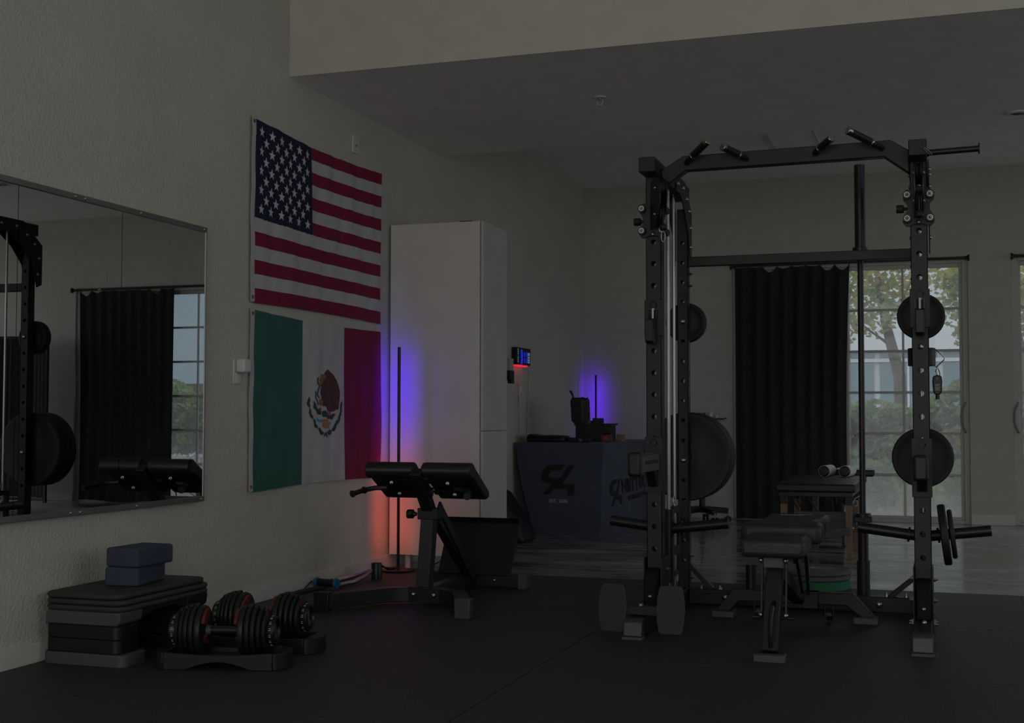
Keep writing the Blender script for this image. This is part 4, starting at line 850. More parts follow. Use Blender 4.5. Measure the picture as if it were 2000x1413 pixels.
for x in (2.598, 2.692):
    build(MB().beam((x, 5.10, 0.37), (x, 5.06, 0.145), 0.006, 0.022, (0, 1, 0)), 'seat_link', 'powder_black', bn)
    bolt(bn, (x, 5.05, 0.375)); bolt(bn, (x, 5.035, 0.165))
    build(MB().prism([(5.35, 0.395), (5.88, 0.395), (5.88, 0.37), (5.62, 0.34), (5.36, 0.33)], 'x', x-0.003, x+0.003), 'ladder_plate', 'powder_black', bn)
    for y in (5.42, 5.56, 5.70, 5.83): bolt(bn, (x+(0.004 if x > 2.64 else -0.004), y, 0.382), '+x' if x > 2.64 else '-x')
build(MB().beam((2.700, 5.40, 0.35), (2.700, 5.62, 0.19), 0.012, 0.03), 'adjust_arm', 'powder_black', bn)
build(MB().beam((2.745, 5.32, 0.39), (2.735, 5.52, 0.20), 0.014, 0.05), 'pop_pin_lever', 'satin_black', bn, 0.004)
build(MB().cyl((2.565, 5.055, 0.152), (2.725, 5.055, 0.152), 0.0065, seg=10), 'hinge_rod', 'satin_black', bn)
build(MB().box(2.665, 2.735, 5.94, 6.06, 0.065, 0.135), 'rear_joint', 'powder_black', bn, 0.003)
build(MB().prism([(2.262, 0.030), (2.345, 0.135), (2.885, 0.135), (2.982, 0.030), (2.920, 0.030), (2.856, 0.080), (2.374, 0.080), (2.328, 0.030)], 'y', 5.985, 6.045), 'rear_stabilizer', 'powder_black', bn, 0.004)
for x0, x1 in ((2.246, 2.349), (2.888, 2.996)):
    f2 = build(MB().box(x0, x1, 5.975, 6.055, 0.0, 0.028), 'rear_foot', 'plastic_grey', bn, 0.003)
    build(MB().box(x0+0.012, x1-0.012, 5.982, 6.048, 0.027, 0.032), 'foot_insert', 'powder_black', f2)
for x in (2.46, 2.78):
    wh = build(MB().lathe([(0.006, -0.012), (0.028, -0.012), (0.028, 0.012), (0.006, 0.012)], (x, 6.02, 0.032), (1, 0, 0), 20, True), 'transport_wheel', 'plastic_black', bn)
    for s in (-1, 1): build(MB().box(x+s*0.018-0.002, x+s*0.018+0.002, 6.005, 6.035, 0.03, 0.082), 'wheel_fork', 'powder_black', wh)
build(MB().cyl((2.425, 6.02, 0.135), (2.425, 6.02, 0.245), 0.0255, seg=18), 'upright_sleeve', 'satin_black', bn)

# ================================================================ hyperextension bench
XH = 0.82
hy = thing('hyperextension_bench', 'black hyperextension bench with split pads in front of the cabinet', 'exercise bench', (XH, 6.1, 0))
fbm = build(MB().prism([(0.415, 5.545), (0.475, 5.525), (0.66, 5.83), (0.76, 5.885), (0.90, 5.885), (1.00, 5.83), (1.135, 5.53), (1.195, 5.555), (1.06, 5.88), (0.93, 5.945), (0.72, 5.945), (0.60, 5.885)], 'z', 0.012, 0.082), 'front_stabilizer', 'powder_black', hy, 0.004)
for x, y in ((0.445, 5.545), (1.165, 5.555)): build(MB().obox((x, y, 0.046), (0.078, 0.05, 0.092), (0, 0, 0)), 'end_cap', 'cap_grey' if x > 1 else 'plastic_black', fbm, 0.004)
fbp = build(MB().box(0.745, 0.915, 5.878, 5.886, 0.010, 0.088), 'joint_plate', 'powder_black', hy)
for x in (0.775, 0.885): bolt(fbp, (x, 5.876, 0.052)).scale = (1.3, 1.3, 1.3)
build(MB().box(XH-0.032, XH+0.032, 5.88, 6.60, 0.014, 0.082), 'base_beam', 'powder_black', hy, 0.004)
build(MB().beam((XH, 5.915, 0.080), (XH, 5.975, 0.425), 0.070, 0.062, (0, 1, 0)), 'column', 'powder_black', hy, 0.004)
build(MB().box(XH-0.052, XH+0.055, 5.94, 6.02, 0.418, 0.475), 'clamp', 'powder_black', hy, 0.004)
build(MB().lathe([(0, 0), (0.022, 0), (0.024, 0.006), (0.024, 0.030), (0.014, 0.034), (0.008, 0.05), (0, 0.05)], (XH-0.115, 5.965, 0.443), (1, 0, 0), 10), 'clamp_knob', 'plastic_black', hy)
build(MB().beam((XH, 6.00, 0.43), (XH, 5.795, 0.665), 0.060, 0.050, (0, 1, 0)), 'sliding_post', 'powder_black', hy, 0.004)
build(MB().beam((XH+0.045, 5.99, 0.49), (XH+0.055, 6.47, 0.075), 0.012, 0.045), 'strut', 'powder_black', hy, 0.002)
build(MB().beam((XH+0.02, 6.02, 0.42), (XH+0.02, 6.50, 0.075), 0.05, 0.05), 'rear_strut', 'powder_black', hy, 0.003)
rb = build(MB().box(0.555, 1.105, 6.585, 6.655, 0.008, 0.078), 'rear_stabilizer', 'powder_black', hy, 0.004)
for x in (0.548, 1.112): build(MB().box(x-0.022, x+0.022, 6.578, 6.662, 0.0, 0.086), 'end_cap', 'cap_grey' if x > 1 else 'plastic_black', rb, 0.004)
bolt(rb, (0.955, 6.584, 0.045))
fp = build(MB().prism([(6.565, 0.075), (6.575, 0.070), (6.735, 0.335), (6.725, 0.345)], 'x', 0.630, 1.055), 'foot_plate', 'plastic_black', hy, 0.002)
build(MB().prism([(6.725, 0.342), (6.735, 0.332), (6.70, 0.372), (6.69, 0.375)], 'x', 0.630, 1.055), 'foot_plate_lip', 'powder_black', fp, 0.002)
for s in (-1, 1):
    xa, xb_ = (XH-0.285, XH-0.022) if s < 0 else (XH+0.018, XH+0.282)
    roll = build(MB().lathe([(0, 0), (0.032, 0), (0.041, 0.008), (0.042, 0.02), (0.042, (xb_-xa)-0.02), (0.041, (xb_-xa)-0.008), (0.032, xb_-xa), (0, xb_-xa)], (xa, 5.845, 0.668), (1, 0, 0), 22), 'roll_pad', 'vinyl', hy)
    pb = build(MB().prism([(5.815, 0.655), (5.875, 0.700), (6.105, 0.560), (6.11, 0.525), (6.06, 0.515)], 'x', xa+0.004, xb_-0.004), 'thigh_pad', 'vinyl', hy, 0.014, 3)
    for z_, y_ in ((0.618, 5.885), (0.558, 5.985)):
        bkt = build(MB().beam((XH+s*0.03, y_-0.018, z_-0.004), (XH+s*0.225, y_-0.018, z_-0.004), 0.035, 0.008, (0, 0.5, 0.85)), 'pad_bracket', 'powder_black', pb)
        bolt(bkt, (XH+s*0.15, y_-0.038, z_-0.012), '-y', NUT)
    hd = build(MB().tube([(XH, 5.86, 0.578), (XH+s*0.18, 5.86, 0.580), (XH+s*0.24, 5.845, 0.578), (XH+s*0.275, 5.80, 0.570), (XH+s*0.30, 5.72, 0.556)], 0.0125, 10), 'handle', 'powder_black', hy)
    build(MB().tube([(XH+s*0.277, 5.795, 0.569), (XH+s*0.302, 5.71, 0.554)], 0.0185, 12), 'grip', 'plastic_black', hd)
for z in (0.63, 0.56): bolt(hy, (XH+0.033, 5.83+(0.63-z)*0.9, z), '+x', NUT)

# ================================================================ step platform with blocks, lower left
sp_ = thing('step_platform', 'black aerobic step with grey risers against the left wall', 'step platform', (0.21, 4.34, 0))
def rrect(x0, x1, y0, y1, r, n=5):
    p = []
    for cx, cy, a0 in ((x1-r, y1-r, 0), (x0+r, y1-r, 90), (x0+r, y0+r, 180), (x1-r, y0+r, 270)):
        for k in range(n+1): a = R(a0+90*k/n); p.append((cx+r*math.cos(a), cy+r*math.sin(a)))
    return p
for i in range(3):
    dx = 0.0 if i < 2 else -0.012
    build(MB().prism(rrect(0.028+dx*0, 0.385+dx, 4.035, 4.655+dx, 0.05), 'z', 0.203+i*0.0225, 0.224+i*0.0225), 'deck_layer', 'deck_rubber', sp_, 0.0095, 4)
for y0, y1, gm in ((4.045, 4.19, 'plastic_grey'), (4.50, 4.645, 'plastic_black')):
    a = build(MB().prism(rrect(0.030, 0.395, y0-0.008, y1+0.004, 0.03), 'z', 0.0, 0.046), 'riser_base', gm, sp_, 0.003)
    for z0, z1 in ((0.047, 0.098), (0.099, 0.149)): build(MB().prism(rrect(0.036, 0.366, y0, y1, 0.03), 'z', z0, z1), 'riser', 'plastic_black', sp_, 0.003)
    build(MB().prism([(0.036, 0.150), (0.352, 0.150), (0.366, 0.160), (0.372, 0.202), (0.040, 0.202)], 'y', y0, y1), 'riser_top', gm, sp_, 0.006, 3)
build(MB().prism([(4.19, 0.202), (4.50, 0.202), (4.50, 0.165), (4.42, 0.185), (4.27, 0.185), (4.19, 0.165)], 'x', 0.05, 0.365), 'deck_rib', 'plastic_black', sp_)
def yblock(cx, cy, z, w, l, h, rz, label):
    o = build(MB().obox((cx, cy, z+h/2), (w, l, h), (0, 0, 0)), 'yoga_block', 'block_blue', None, 0.010, 3, label=label, cat='yoga block', group='blue yoga blocks on the step')
    o.rotation_euler = (0, 0, rz)
yblock(0.213, 4.365, 0.2695, 0.142, 0.235, 0.0745, R(7), 'dark blue foam block lying directly on the step')
yblock(0.235, 4.362, 0.3445, 0.150, 0.235, 0.0745, R(-2), 'dark blue foam block on top of the other block')

# ================================================================ adjustable dumbbells in trays
def dumbbell(loc, rz, lab_d, lab_t):
    t = thing('dumbbell_tray', lab_t, 'dumbbell stand', loc, 'dumbbell trays', rz, True)
    L_ = 0.215
    arch = [(-L_, 0.0), (-L_, 0.068)]+[(-L_+2*L_*k/12, 0.068-0.010*math.sin(math.pi*k/12)) for k in range(1, 12)]+[(L_, 0.068), (L_, 0.0), (L_-0.085, 0.0)]+[(L_-0.085-(2*L_-0.17)*k/10, 0.030*math.sin(math.pi*k/10)) for k in range(1, 10)]+[(-L_+0.085, 0.0)]
    build(MB().prism(arch, 'y', -0.095, -0.080), 'side_wall', 'plastic_black', t, 0.003)
    build(MB().prism(arch, 'y', 0.080, 0.095), 'side_wall', 'plastic_black', t, 0.003)
    build(MB().box(-L_+0.01, L_-0.01, -0.08, 0.08, 0.028, 0.040), 'tray_bed', 'plastic_black', t)
    for s in (-1, 1):
        e = [(s*L_+s*0.055*math.sin(a), -0.095*math.cos(a)) for a in lin(0, math.pi, 12)]
        build(MB().prism(e, 'z', 0.0, 0.066), 'end_cup', 'plastic_black', t, 0.004)
    d = thing('adjustable_dumbbell', lab_d, 'dumbbell', loc, 'adjustable dumbbells', rz, True)
    zc = 0.140; d.scale = t.scale = (0.95, 0.95, 0.95)
    build(MB().cyl((-0.075, 0, zc), (0.075, 0, zc), 0.0165, seg=16), 'handle', 'plastic_black', d)
    for s in (-1, 1):
        build(MB().cyl((s*0.070, 0, zc), (s*0.052, 0, zc), 0.022, 0.018, seg=16), 'handle_collar', 'plastic_grey', d)
        x = 0.072
        for k, (r_, tk) in enumerate(((0.098, 0.026), (0.100, 0.021), (0.097, 0.020), (0.090, 0.018), (0.082, 0.017))):
            pr = [(0.02, 0), (r_-0.010, 0), (r_-0.003, 0.003), (r_, tk*0.5), (r_-0.003, tk-0.003), (r_-0.010, tk), (0.02, tk)]
            n0 = MB().lathe(pr, (s*x, 0, zc), (s, 0, 0), 28, True)
            n0.v = [(q[0], q[1], zc+max(-0.088, q[2]-zc)) for q in n0.v]
            pl = build(n0, 'weight_disc', 'plastic_black', d)
            if k > 0: build(MB().box(min(s*x, s*(x+tk-0.004)), max(s*x, s*(x+tk-0.004)), -0.016, 0.016, zc+r_-0.016, zc+r_+0.004), 'lift_tab', 'satin_black', pl, 0.003)
            x += tk+0.0015
        build(MB().prism([(-0.030, 0.052), (0.030, 0.052), (0.034, 0.085), (0.012, 0.080), (0.0, 0.070), (-0.012, 0.080), (-0.034, 0.085)], 'x', s*0.060-0.006, s*0.060+0.006), 'selector', 'red_plastic', d) if False else None
        sel = MB()
        a0 = [(0.088*math.cos(a), 0.088*math.sin(a)) for a in lin(R(25), R(85), 6)]+[(0.050*math.cos(a), 0.050*math.sin(a)) for a in lin(R(85), R(25), 6)]
        sel.prism([(-p[0], p[1]+zc) for p in a0], 'x', s*0.064-0.006, s*0.064+0.006)
        sel.prism([(-p[0]*0.7, zc-p[1]*0.62) for p in a0], 'x', s*0.064-0.006, s*0.064+0.006)
        build(sel, 'selector', 'red_plastic', d)
        dl = build(MB().lathe([(0.030, 0), (0.056, 0), (0.058, 0.004), (0.058, 0.024), (0.053, 0.030), (0.046, 0.030), (0.043, 0.020), (0.018, 0.018), (0.0, 0.018), (0, 0.0)], (s*x, 0, zc), (s, 0, 0), 28), 'dial', 'satin_black', d)
        build(MB().obox((s*(x+0.020), 0, zc), (0.010, 0.018, 0.070), (R(20), 0, 0)), 'dial_grip', 'plastic_grey', dl, 0.004)
        build(MB().obox((s*(x+0.0255), 0.0, zc), (0.002, 0.012, 0.020), (R(20), 0, 0)), 'dial_mark', 'red_plastic', dl)
        tk_ = MB()
        for k in range(14):
            a = 2*math.pi*k/14; m = Matrix.Translation((s*(x+0.013), 0, zc)) @ Matrix.Rotation(a, 4, 'X')
            for w, yy in ((0.009, -0.003), (0.006, 0.004)):
                b0 = MB().box(-w/2, w/2, yy-0.001, yy+0.0015, 0.0575, 0.0586); tk_.add([tuple(m @ Vector(q)) for q in b0.v], b0.f)
        build(tk_, 'dial_numbers', 'print_white', dl)
        build(MB().obox((s*(x-0.006), -0.030, zc+0.058), (0.012, 0.020, 0.024), (R(25), 0, 0)), 'lock_tab', 'red_plastic', d)
dumbbell((0.715, 4.210, 0), R(15), 'black and red adjustable dumbbell nearest the viewer', 'black curved tray under the nearer adjustable dumbbell')
dumbbell((0.680, 4.560, 0), R(7), 'black and red adjustable dumbbell behind the first one', 'black curved tray under the farther adjustable dumbbell')

# ================================================================ cable attachments on the floor by the wall
rl = thing('strap_handle', 'black roller handle with blue ends lying on the floor by the wall', 'cable handle', (0.11, 6.26, 0))
build(MB().cyl((0.045, 6.275, 0.033), (0.168, 6.255, 0.033), 0.020, seg=18), 'grip', 'plastic_black', rl)
for x, y in ((0.032, 6.277), (0.158, 6.2566)): build(MB().lathe([(0, 0), (0.027, 0), (0.028, 0.004), (0.024, 0.016), (0, 0.016)], (x, y, 0.033), (0.123, -0.02, 0), 18), 'end_cap', 'blue_plastic', rl)
build(MB().tube([(0.030, 6.277, 0.033), (0.022, 6.24, 0.040), (0.020, 6.19, 0.02), (0.03, 6.14, 0.008)], 0.004, 6), 'cable', 'cord_black', rl)
vb = thing('v_bar_attachment', 'steel V-shaped bar attachment on the floor beside the lamp', 'cable handle', (0.12, 6.5, 0))
build(MB().tube([(0.155, 6.70, 0.050), (0.10, 6.60, 0.030), (0.065, 6.48, 0.020), (0.055, 6.34, 0.018)], 0.012, 10), 'bar', 'steel', vb)
build(MB().tube([(0.165, 6.70, 0.050), (0.170, 6.58, 0.028), (0.175, 6.45, 0.018), (0.150, 6.31, 0.016)], 0.012, 10), 'bar', 'steel', vb)
build(MB().tube([(0.055, 6.42, 0.019), (0.053, 6.30, 0.018)], 0.0165, 10), 'grip', 'plastic_black', vb)
cu = thing('pivot_sleeve', 'short black upright sleeve on the floor in front of the lamp', 'bar sleeve', (0.178, 6.745, 0))
build(MB().lathe([(0.024, 0.004), (0.031, 0.0), (0.031, 0.088), (0.029, 0.092), (0.025, 0.092), (0.024, 0.086)], (0.178, 6.745, 0.0), (0, 0, 1), 22, True), 'sleeve', 'satin_black', cu)
build(MB().tube([(0.20, 6.765, 0.072), (0.225, 6.80, 0.055), (0.235, 6.87, 0.050)], 0.010, 8), 'arm', 'satin_black', cu)
stp = thing('lifting_strap', 'flat dark strap lying along the baseboard beside the dumbbells', 'strap', (0.06, 6.0, 0))
build(MB().tube([(0.075, 5.86, 0.010), (0.065, 5.95, 0.014), (0.055, 6.05, 0.010), (0.075, 6.17, 0.012), (0.095, 6.235, 0.010)], [0.010, 0.011, 0.012, 0.011, 0.009], 8), 'webbing', 'grey_cloth', stp)

# ================================================================ draped table with logo
tb = thing('folding_table', 'folding table hidden under the navy printed cloth', 'table', (0.39, 10.6, ZC))
build(MB().box(0.045, 0.738, 9.765, 11.43, 0.69, 0.722), 'table_top', 'plastic_grey', tb, 0.004)
for x in (0.15, 0.62):
    for y in (9.95, 11.25): build(MB().cyl((x, y, ZC), (x, y, 0.692), 0.014, seg=10), 'leg', 'steel', tb)
tc_ = thing('table_cloth', 'navy tablecloth printed with a large 94 logo', 'tablecloth', (0.39, 10.6, ZC))
build(MB().box(0.026, 0.757, 9.745, 11.45, 0.724, 0.734), 'top_sheet', 'cloth_navy', tc_, 0.005, 3)
def end_fn(u, v):
    xa = 0.028+0.165*v**1.5; xb_ = 0.757-0.03*v
    return (xa+(xb_-xa)*u, 9.744-0.004*math.sin(7*u)*v, 0.727+(ZC+0.0005-0.727)*v)
end_panel = build(MB().sheet(end_fn, lin(0, 1, 24), lin(0, 1, 16), 0.003, (0, -1, 0)), 'end_drape', 'cloth_navy', tc_, angle=80)
def side_fn(u, v):
    y = 9.745+(11.45-9.745)*u
    x = 0.757+v*(0.02+0.055*math.sin(math.pi*min(1, u*1.25))+0.022*math.sin(21*u+0.6)*v)+0.006*math.sin(36*u)*v
    if u < 0.12: k = (1-u/0.12)**0.7; x = x*(1-k)+(0.757-0.03*v)*k
    return (x, y, 0.727+(ZC+0.0005-0.727)*v)
side_panel = build(MB().sheet(side_fn, lin(0, 1, 70), lin(0, 1, 20), 0.003), 'side_drape', 'cloth_navy', tc_, angle=80)
nine = [(0.4432, 0.5572), (0.3411, 0.5609), (0.2879, 0.5424), (0.2572, 0.5064), (0.2452, 0.4553), (0.2572, 0.4236), (0.2879, 0.4076), (0.3345, 0.4084), (0.2572, 0.3181), (0.3105, 0.3192), (0.414, 0.4516), (0.3238, 0.4502), (0.3079, 0.4626), (0.3105, 0.4881), (0.3371, 0.5113), (0.4114, 0.5149)]
four = [(0.4761, 0.5576), (0.5288, 0.5583), (0.418, 0.4036), (0.5194, 0.4054), (0.5194, 0.3171), (0.4668, 0.316), (0.4668, 0.3678), (0.3504, 0.3656)]
for nm, poly in (('logo_nine', nine), ('logo_four', four)): build(MB().prism([(x, z) for x, z in poly], 'y', 9.735, 9.7375), nm, 'print_black', end_panel)
for w_, x_ in (('EST.', 0.311), ('2026', 0.392)): build(text_mb(w_, 0.036, lambda q: (x_+q.x, 9.7365, 0.2575+q.y), 1.05, bold=0.0012), 'lettering', 'print_white', end_panel)
def on_side(y, z, off=0.004):
    u = (y-9.745)/1.705; v = (0.727-z)/(0.727-ZC-0.0005); p = side_fn(u, v); return (p[0]+off, p[1], p[2])
def strip(poly, nm): build(MB().add([on_side(*p) for p in poly], [tuple(range(len(poly)))]), nm, 'print_black', side_panel)
def lg(poly): return [(9.90+(x-0.2452)*1.02, 0.435-(0.5609-z)*0.86) for x, z in poly]
strip(lg(nine), 'logo_nine'); strip(lg(four), 'logo_four')
for w_, y_ in (('NINTY', 10.20), ('FOUR', 10.86)): build(text_mb(w_, 0.155, lambda q: on_side(y_+q.x*1.30, 0.318+q.y), 1.0, bold=0.004), 'lettering', 'print_black', side_panel)
for w_, y_ in (('PERFORMANCE', 10.34), ('REHAB', 10.98)): build(text_mb(w_, 0.055, lambda q: on_side(y_+q.x*1.25, 0.245+q.y), 1.25, bold=0.0012), 'lettering', 'print_black', side_panel)
# things on the table
hc = thing('hard_case', 'open black hard case with lid up on the draped table', 'case', (0.58, 10.2, 0.734))
build(MB().box(0.435, 0.715, 10.08, 10.32, 0.735, 0.743).box(0.435, 0.445, 10.08, 10.32, 0.743, 0.870).box(0.705, 0.715, 10.08, 10.32, 0.743, 0.870).box(0.445, 0.705, 10.08, 10.09, 0.743, 0.870).box(0.445, 0.705, 10.31, 10.32, 0.743, 0.870), 'case_body', 'plastic_black', hc)
build(MB().box(0.425, 0.445, 10.07, 10.33, 0.870, 0.885).box(0.705, 0.730, 10.07, 10.33, 0.870, 0.885).box(0.445, 0.705, 10.07, 10.09, 0.870, 0.885).box(0.445, 0.705, 10.31, 10.33, 0.870, 0.885), 'rim', 'plastic_black', hc)
ld = build(MB().prism([(0.430, 0.880), (0.500, 0.880), (0.492, 1.085), (0.470, 1.098), (0.400, 1.098), (0.388, 1.070), (0.398, 0.905)], 'y', 10.08, 10.32), 'lid', 'plastic_black', hc, 0.010, 3)
build(MB().tube([(0.405, 10.12, 1.095), (0.398, 10.12, 1.12), (0.384, 10.12, 1.150), (0.372, 10.12, 1.152)], 0.009, 6), 'latch', 'plastic_black', ld)
build(MB().tube([(0.455, 10.12, 1.095), (0.485, 10.12, 1.098), (0.510, 10.12, 1.085), (0.530, 10.12, 1.095)], 0.007, 6), 'latch', 'plastic_black', ld)
for x in (0.50, 0.69): build(MB().box(x, x+0.018, 10.07, 10.078, 0.79, 0.86), 'front_latch', 'satin_black', hc)
ig = thing('camera_gear', 'dark gear sticking out of the open hard case', 'equipment', (0.58, 10.2, 0.744))
build(MB().box(0.560, 0.635, 10.15, 10.24, 0.744, 0.930), 'block', 'plastic_black', ig, 0.004)
build(MB().prism([(0.500, 0.744), (0.556, 0.744), (0.553, 0.905), (0.530, 0.912), (0.505, 0.88)], 'y', 10.12, 10.22), 'pouch', 'bumper_grey', ig, 0.004)
bg_ = thing('equipment_bag', 'low black soft bag at the left end of the draped table', 'bag', (0.22, 9.95, 0.734))
build(MB().prism([(0.090, 0.735), (0.415, 0.735), (0.405, 0.785), (0.30, 0.792), (0.20, 0.788), (0.12, 0.800), (0.095, 0.790)], 'y', 9.82, 10.04), 'bag_body', 'plastic_black', bg_, 0.015, 3)
build(MB().tube([(0.10, 9.815, 0.775), (0.25, 9.812, 0.768), (0.40, 9.815, 0.772)], 0.004, 5), 'zip', 'satin_black', bg_)
fc = thing('flat_case', 'flat black case with a pale tag in front of the hard case', 'case', (0.52, 9.9, 0.734))
build(MB().box(0.43, 0.625, 9.84, 9.98, 0.735, 0.772), 'case_body', 'plastic_black', fc, 0.008, 3)
build(MB().box(0.53, 0.556, 9.8385, 9.840, 0.742, 0.764), 'tag', 'bumper_grey', fc)
rbx = thing('red_box', 'small dark red printed box on the draped table', 'box', (0.73, 10.2, 0.734))
build(MB().box(0.668, 0.748, 10.02, 10.09, 0.7345, 0.795), 'carton', 'red_card', rbx, 0.002)
mk = MB()
for i in range(3): mk.box(0.690, 0.735-0.006*i, 10.0192, 10.0198, 0.752+i*0.011, 0.757+i*0.011)
build(mk, 'print_lines', 'tan_card', rbx)
tbx = thing('tan_box', 'small tan box beside the red box on the draped table', 'box', (0.73, 10.5, 0.734))
build(MB().box(0.700, 0.748, 10.40, 10.52, 0.7345, 0.795), 'carton', 'tan_card', tbx, 0.002)
build(MB().box(0.700, 0.748, 10.45, 10.47, 0.795, 0.796), 'tape', 'paper_white', tbx)
ph_ = thing('eyewear', 'black folded sunglasses lying on the red box', 'glasses', (0.71, 10.05, 0.795))
build(MB().tube([(0.672, 10.03, 0.797), (0.69, 10.03, 0.806), (0.71, 10.03, 0.808), (0.735, 10.03, 0.802), (0.744, 10.03, 0.815)], 0.005, 6), 'frame', 'satin_black', ph_)
build(MB().box(0.68, 0.74, 10.04, 10.075, 0.7955, 0.803), 'lens', 'plastic_black', ph_, 0.003)

# slumped bag between cabinet and table
bs = thing('gym_bag', 'black bag with a grey band slumped between cabinet and table', 'bag', (0.20, 9.2, ZC))
build(MB().prism([(0.02, ZC), (0.335, ZC), (0.30, 0.10), (0.20, 0.26), (0.13, 0.36), (0.09, 0.385), (0.02, 0.365)], 'y', 9.02, 9.35), 'bag_body', 'plastic_black', bs, 0.03, 4)
build(MB().tube([(0.03, 9.00, 0.235), (0.11, 8.99, 0.205), (0.19, 8.985, 0.155), (0.23, 8.985, 0.09), (0.235, 8.99, 0.02)], [0.038, 0.045, 0.052, 0.05, 0.03], 10), 'band', 'grey_cloth', bs)

# ================================================================ massage table and stool at the back
mt = thing('treatment_table', 'low black padded treatment table on wooden legs behind the bench', 'massage table', (2.47, 9.4, ZC))
for y0, y1 in ((8.705, 9.40), (9.41, 10.15)):
    build(MB().box(2.215, 2.738, y0, y1, 0.435, 0.492), 'cushion', 'vinyl', mt, 0.014, 4)
build(MB().box(2.235, 2.718, 8.73, 10.13, 0.405, 0.437), 'apron', 'satin_black', mt, 0.003)
for x, y in ((2.268, 8.75), (2.693, 8.75), (2.290, 9.38), (2.700, 9.33), (2.36, 10.05), (2.700, 10.05)):
    lg_ = build(MB().box(x-0.021, x+0.021, y-0.016, y+0.016, ZC, 0.405), 'leg', 'oak_wood', mt, 0.002)
    build(MB().box(x-0.0225, x+0.0225, y-0.0175, y+0.0175, 0.352, 0.408), 'leg_bracket', 'plastic_black', lg_)
    bolt(lg_, (x+0.024, y, 0.20), '+x')
for z0, z1, x0, y in ((0.245, 0.305, 2.36, 8.772), (0.150, 0.203, 2.30, 8.722)): build(MB().box(x0, 2.70, y, y+0.012, z0, z1), 'cross_board', 'plastic_grey', mt, 0.002)
build(MB().box(2.36, 2.70, 8.79, 8.80, 0.20, 0.25), 'cross_board', 'plastic_grey', mt, 0.002)
build(MB().box(2.675, 2.725, 8.99, 9.36, 0.20, 0.25), 'cross_board', 'plastic_grey', mt, 0.002)
for p in (((2.31, 8.78, 0.40), (2.36, 9.25, 0.20)), ((2.36, 9.36, 0.20), (2.33, 8.90, 0.40)), ((2.42, 8.8, 0.40), (2.47, 9.3, 0.22)), ((2.58, 8.82, 0.40), (2.56, 9.3, 0.17)), ((2.61, 8.82, 0.40), (2.61, 8.86, 0.28))): build(MB().tube(p, 0.005, 6), 'brace_rod', 'chrome', mt)
build(MB().tube([(2.722, 8.74, 0.40), (2.745, 8.73, 0.385), (2.752, 8.73, 0.36), (2.735, 8.72, 0.345), (2.718, 8.73, 0.365), (2.735, 8.74, 0.40), (2.76, 8.8, 0.41)], 0.004, 6), 'tension_cord', 'steel', mt)
for x, w in ((2.415, 'left'), (2.565, 'right')):
    hr = thing('headrest_roll', '%s of two white-covered headrest rolls on the treatment table' % w, 'headrest', (x, 9.95, 0.493), 'headrest rolls')
    build(MB().lathe([(0, 0), (0.03, 0), (0.040, 0.01), (0.040, 0.26), (0.03, 0.27), (0, 0.27)], (x+0.03, 9.80, 0.533), (0.12, 1, 0), 20), 'roll', 'vinyl', hr)
    build(MB().lathe([(0.041, 0), (0.043, 0), (0.043, 0.24), (0.041, 0.24)], (x+0.032, 9.812, 0.533), (0.12, 1, 0), 20, True), 'paper_cover', 'paper_white', hr)
fcr = thing('face_cushion', 'flat pale-topped cushion behind the headrest rolls', 'cushion', (2.68, 10.25, 0.49))
build(MB().box(2.50, 2.79, 10.17, 10.36, 0.480, 0.535), 'cushion', 'vinyl', fcr, 0.015, 3)
build(MB().box(2.505, 2.785, 10.175, 10.355, 0.532, 0.540), 'paper_cover', 'paper_white', fcr, 0.003)
build(MB().cyl((2.645, 10.265, ZC), (2.645, 10.265, 0.482), 0.012, seg=10), 'support', 'steel', fcr)
bkt_ = thing('steel_canister', 'shiny steel canister standing under the treatment table', 'canister', (2.60, 9.0, ZC))
build(MB().lathe([(0, 0), (0.028, 0), (0.030, 0.01), (0.030, 0.30), (0.022, 0.33), (0.010, 0.35), (0, 0.35)], (2.615, 9.62, ZC), (0, 0, 1), 20), 'body', 'chrome', bkt_)
build(MB().cyl((2.615, 9.62, 0.344), (2.615, 9.62, 0.372), 0.012, seg=12), 'cap', 'plastic_black', bkt_)
so = thing('rolling_stool', 'black rolling stool on casters half hidden behind the large plates', 'stool', (1.235, 11.45, ZC))
SX, SY = 1.235, 11.45
build(MB().cyl((SX, SY, 0.09), (SX, SY, 0.46), 0.014, seg=14), 'gas_lift', 'satin_black', so)
build(MB().cyl((SX, SY, 0.08), (SX, SY, 0.22), 0.026, seg=14), 'hub', 'plastic_black', so)
build(MB().lathe([(0, 0), (0.16, 0), (0.175, 0.02), (0.175, 0.06), (0.15, 0.08), (0, 0.085)], (SX, SY, 0.46), (0, 0, 1), 28), 'seat', 'vinyl', so)
for k in range(5):
    a = R(20+72*k); ex, ey = SX+0.235*math.cos(a), SY+0.235*math.sin(a)
    ar = build(MB().beam((SX, SY, 0.115), (ex, ey, 0.095), 0.045, 0.05), 'base_arm', 'plastic_black', so, 0.006)
    for s in (-1, 1): build(MB().cyl((ex+s*0.008*math.sin(a), ey-s*0.008*math.cos(a), ZC+0.028), (ex+s*0.026*math.sin(a), ey-s*0.026*math.cos(a), ZC+0.028), 0.028, seg=16), 'caster', 'satin_black', ar)
    build(MB().cyl((ex, ey, ZC+0.03), (ex, ey, 0.09), 0.008, seg=8), 'caster_stem', 'steel', ar)
sh = thing('wall_shelf', 'small black shelf on the back wall beside the curtain', 'shelf', (1.25, 11.88, 0.92))
build(MB().box(1.06, 1.36, 11.80, YB, 0.918, 0.930), 'board', 'satin_black', sh, 0.003)
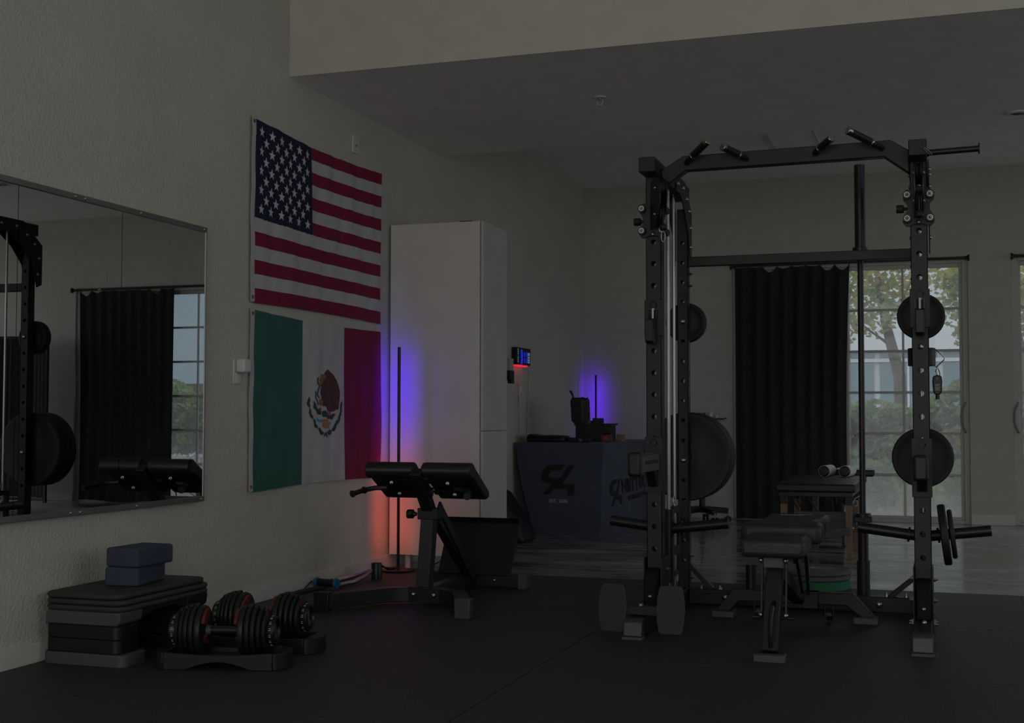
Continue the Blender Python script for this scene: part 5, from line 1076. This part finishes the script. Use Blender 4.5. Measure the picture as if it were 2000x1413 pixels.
build(MB().tube([(1.36, 11.83, 0.924), (1.39, 11.83, 0.930), (1.40, 11.83, 0.936)], 0.006, 6), 'lip', 'satin_black', sh)
for i in range(6):
    b_ = thing('small_vial', 'small dark vial in the row on the wall shelf, number %s from the left' % ('one', 'two', 'three', 'four', 'five', 'six')[i], 'vial', (1.075+i*0.023, 11.86, 0.9305), 'vials on the wall shelf')
    x = 1.075+i*0.023
    build(MB().cyl((x, 11.86, 0.9305), (x, 11.86, 0.962), 0.008, seg=10), 'glass', 'plastic_grey', b_)
    build(MB().cyl((x, 11.86, 0.962), (x, 11.86, 0.978+0.004*(i % 2)), 0.0085, seg=10), 'cap', 'satin_black', b_)
for x, r_, h_, lb in ((1.245, 0.026, 0.058, 'short clear jar on the wall shelf beside the vials'), (1.300, 0.020, 0.030, 'tiny white pot at the right end of the wall shelf')):
    j = thing('glass_jar', lb, 'jar', (x, 11.86, 0.9305), 'jars on the wall shelf')
    build(MB().lathe([(0, 0), (r_, 0), (r_, h_*0.8), (r_*0.85, h_*0.85), (0, h_*0.85)], (x, 11.86, 0.9305), (0, 0, 1), 18), 'jar_body', 'clear_plastic', j)
    build(MB().cyl((x, 11.86, 0.9305+h_*0.85), (x, 11.86, 0.9305+h_), r_*0.9, seg=16), 'lid', 'white_plastic', j)

# ================================================================ far right corner, seen in the mirror
scn = thing('folding_screen', 'dark cloth folding screen at the back, seen only in the mirror', 'folding screen', (6.25, 11.2, ZC))
for i, (x0, x1, y0, y1) in enumerate(((5.72, 6.12, 11.15, 11.25), (6.12, 6.52, 11.25, 11.15), (6.52, 6.92, 11.15, 11.25))):
    fr_ = build(MB().beam((x0, y0, 0.03), (x0, y0, 1.80), 0.03, 0.03).beam((x1, y1, 0.03), (x1, y1, 1.80), 0.03, 0.03).beam((x0, y0, 1.785), (x1, y1, 1.785), 0.03, 0.03).beam((x0, y0, 0.06), (x1, y1, 0.06), 0.03, 0.03), 'screen_frame', 'satin_black', scn)
    build(MB().sheet(lambda u, v: (x0+0.015+(x1-x0-0.03)*u, y0+(y1-y0)*u+0.008*math.sin(40*u), 0.08+1.69*v), lin(0, 1, 40), [0, 0.5, 1], 0.003, (0, 1, 0)), 'cloth_panel', 'grey_cloth', fr_)
wbd = thing('whiteboard', 'white marker board on a stand seen at the mirror\'s left edge', 'whiteboard', (6.9, 10.6, ZC))
build(MB().box(6.10, 6.95, 10.20, 10.22, 0.78, 1.78), 'board', 'board_white', wbd, 0.003)
build(MB().box(6.09, 6.11, 10.19, 10.23, 0.77, 1.79).box(6.94, 6.96, 10.19, 10.23, 0.77, 1.79).box(6.11, 6.94, 10.19, 10.23, 1.77, 1.79), 'board_frame', 'aluminium', wbd)
build(MB().box(6.11, 6.94, 10.185, 10.23, 0.72, 0.79), 'lower_rail', 'blue_plastic', wbd)
build(MB().box(6.20, 6.85, 10.12, 10.20, 0.66, 0.68), 'pen_tray', 'aluminium', wbd)
for x in (6.13, 6.92):
    build(MB().box(x-0.015, x+0.015, 10.22, 10.25, ZC+0.03, 0.78), 'stand_post', 'plastic_grey', wbd)
    build(MB().box(x-0.02, x+0.02, 9.98, 10.48, ZC, ZC+0.03), 'stand_foot', 'plastic_grey', wbd)
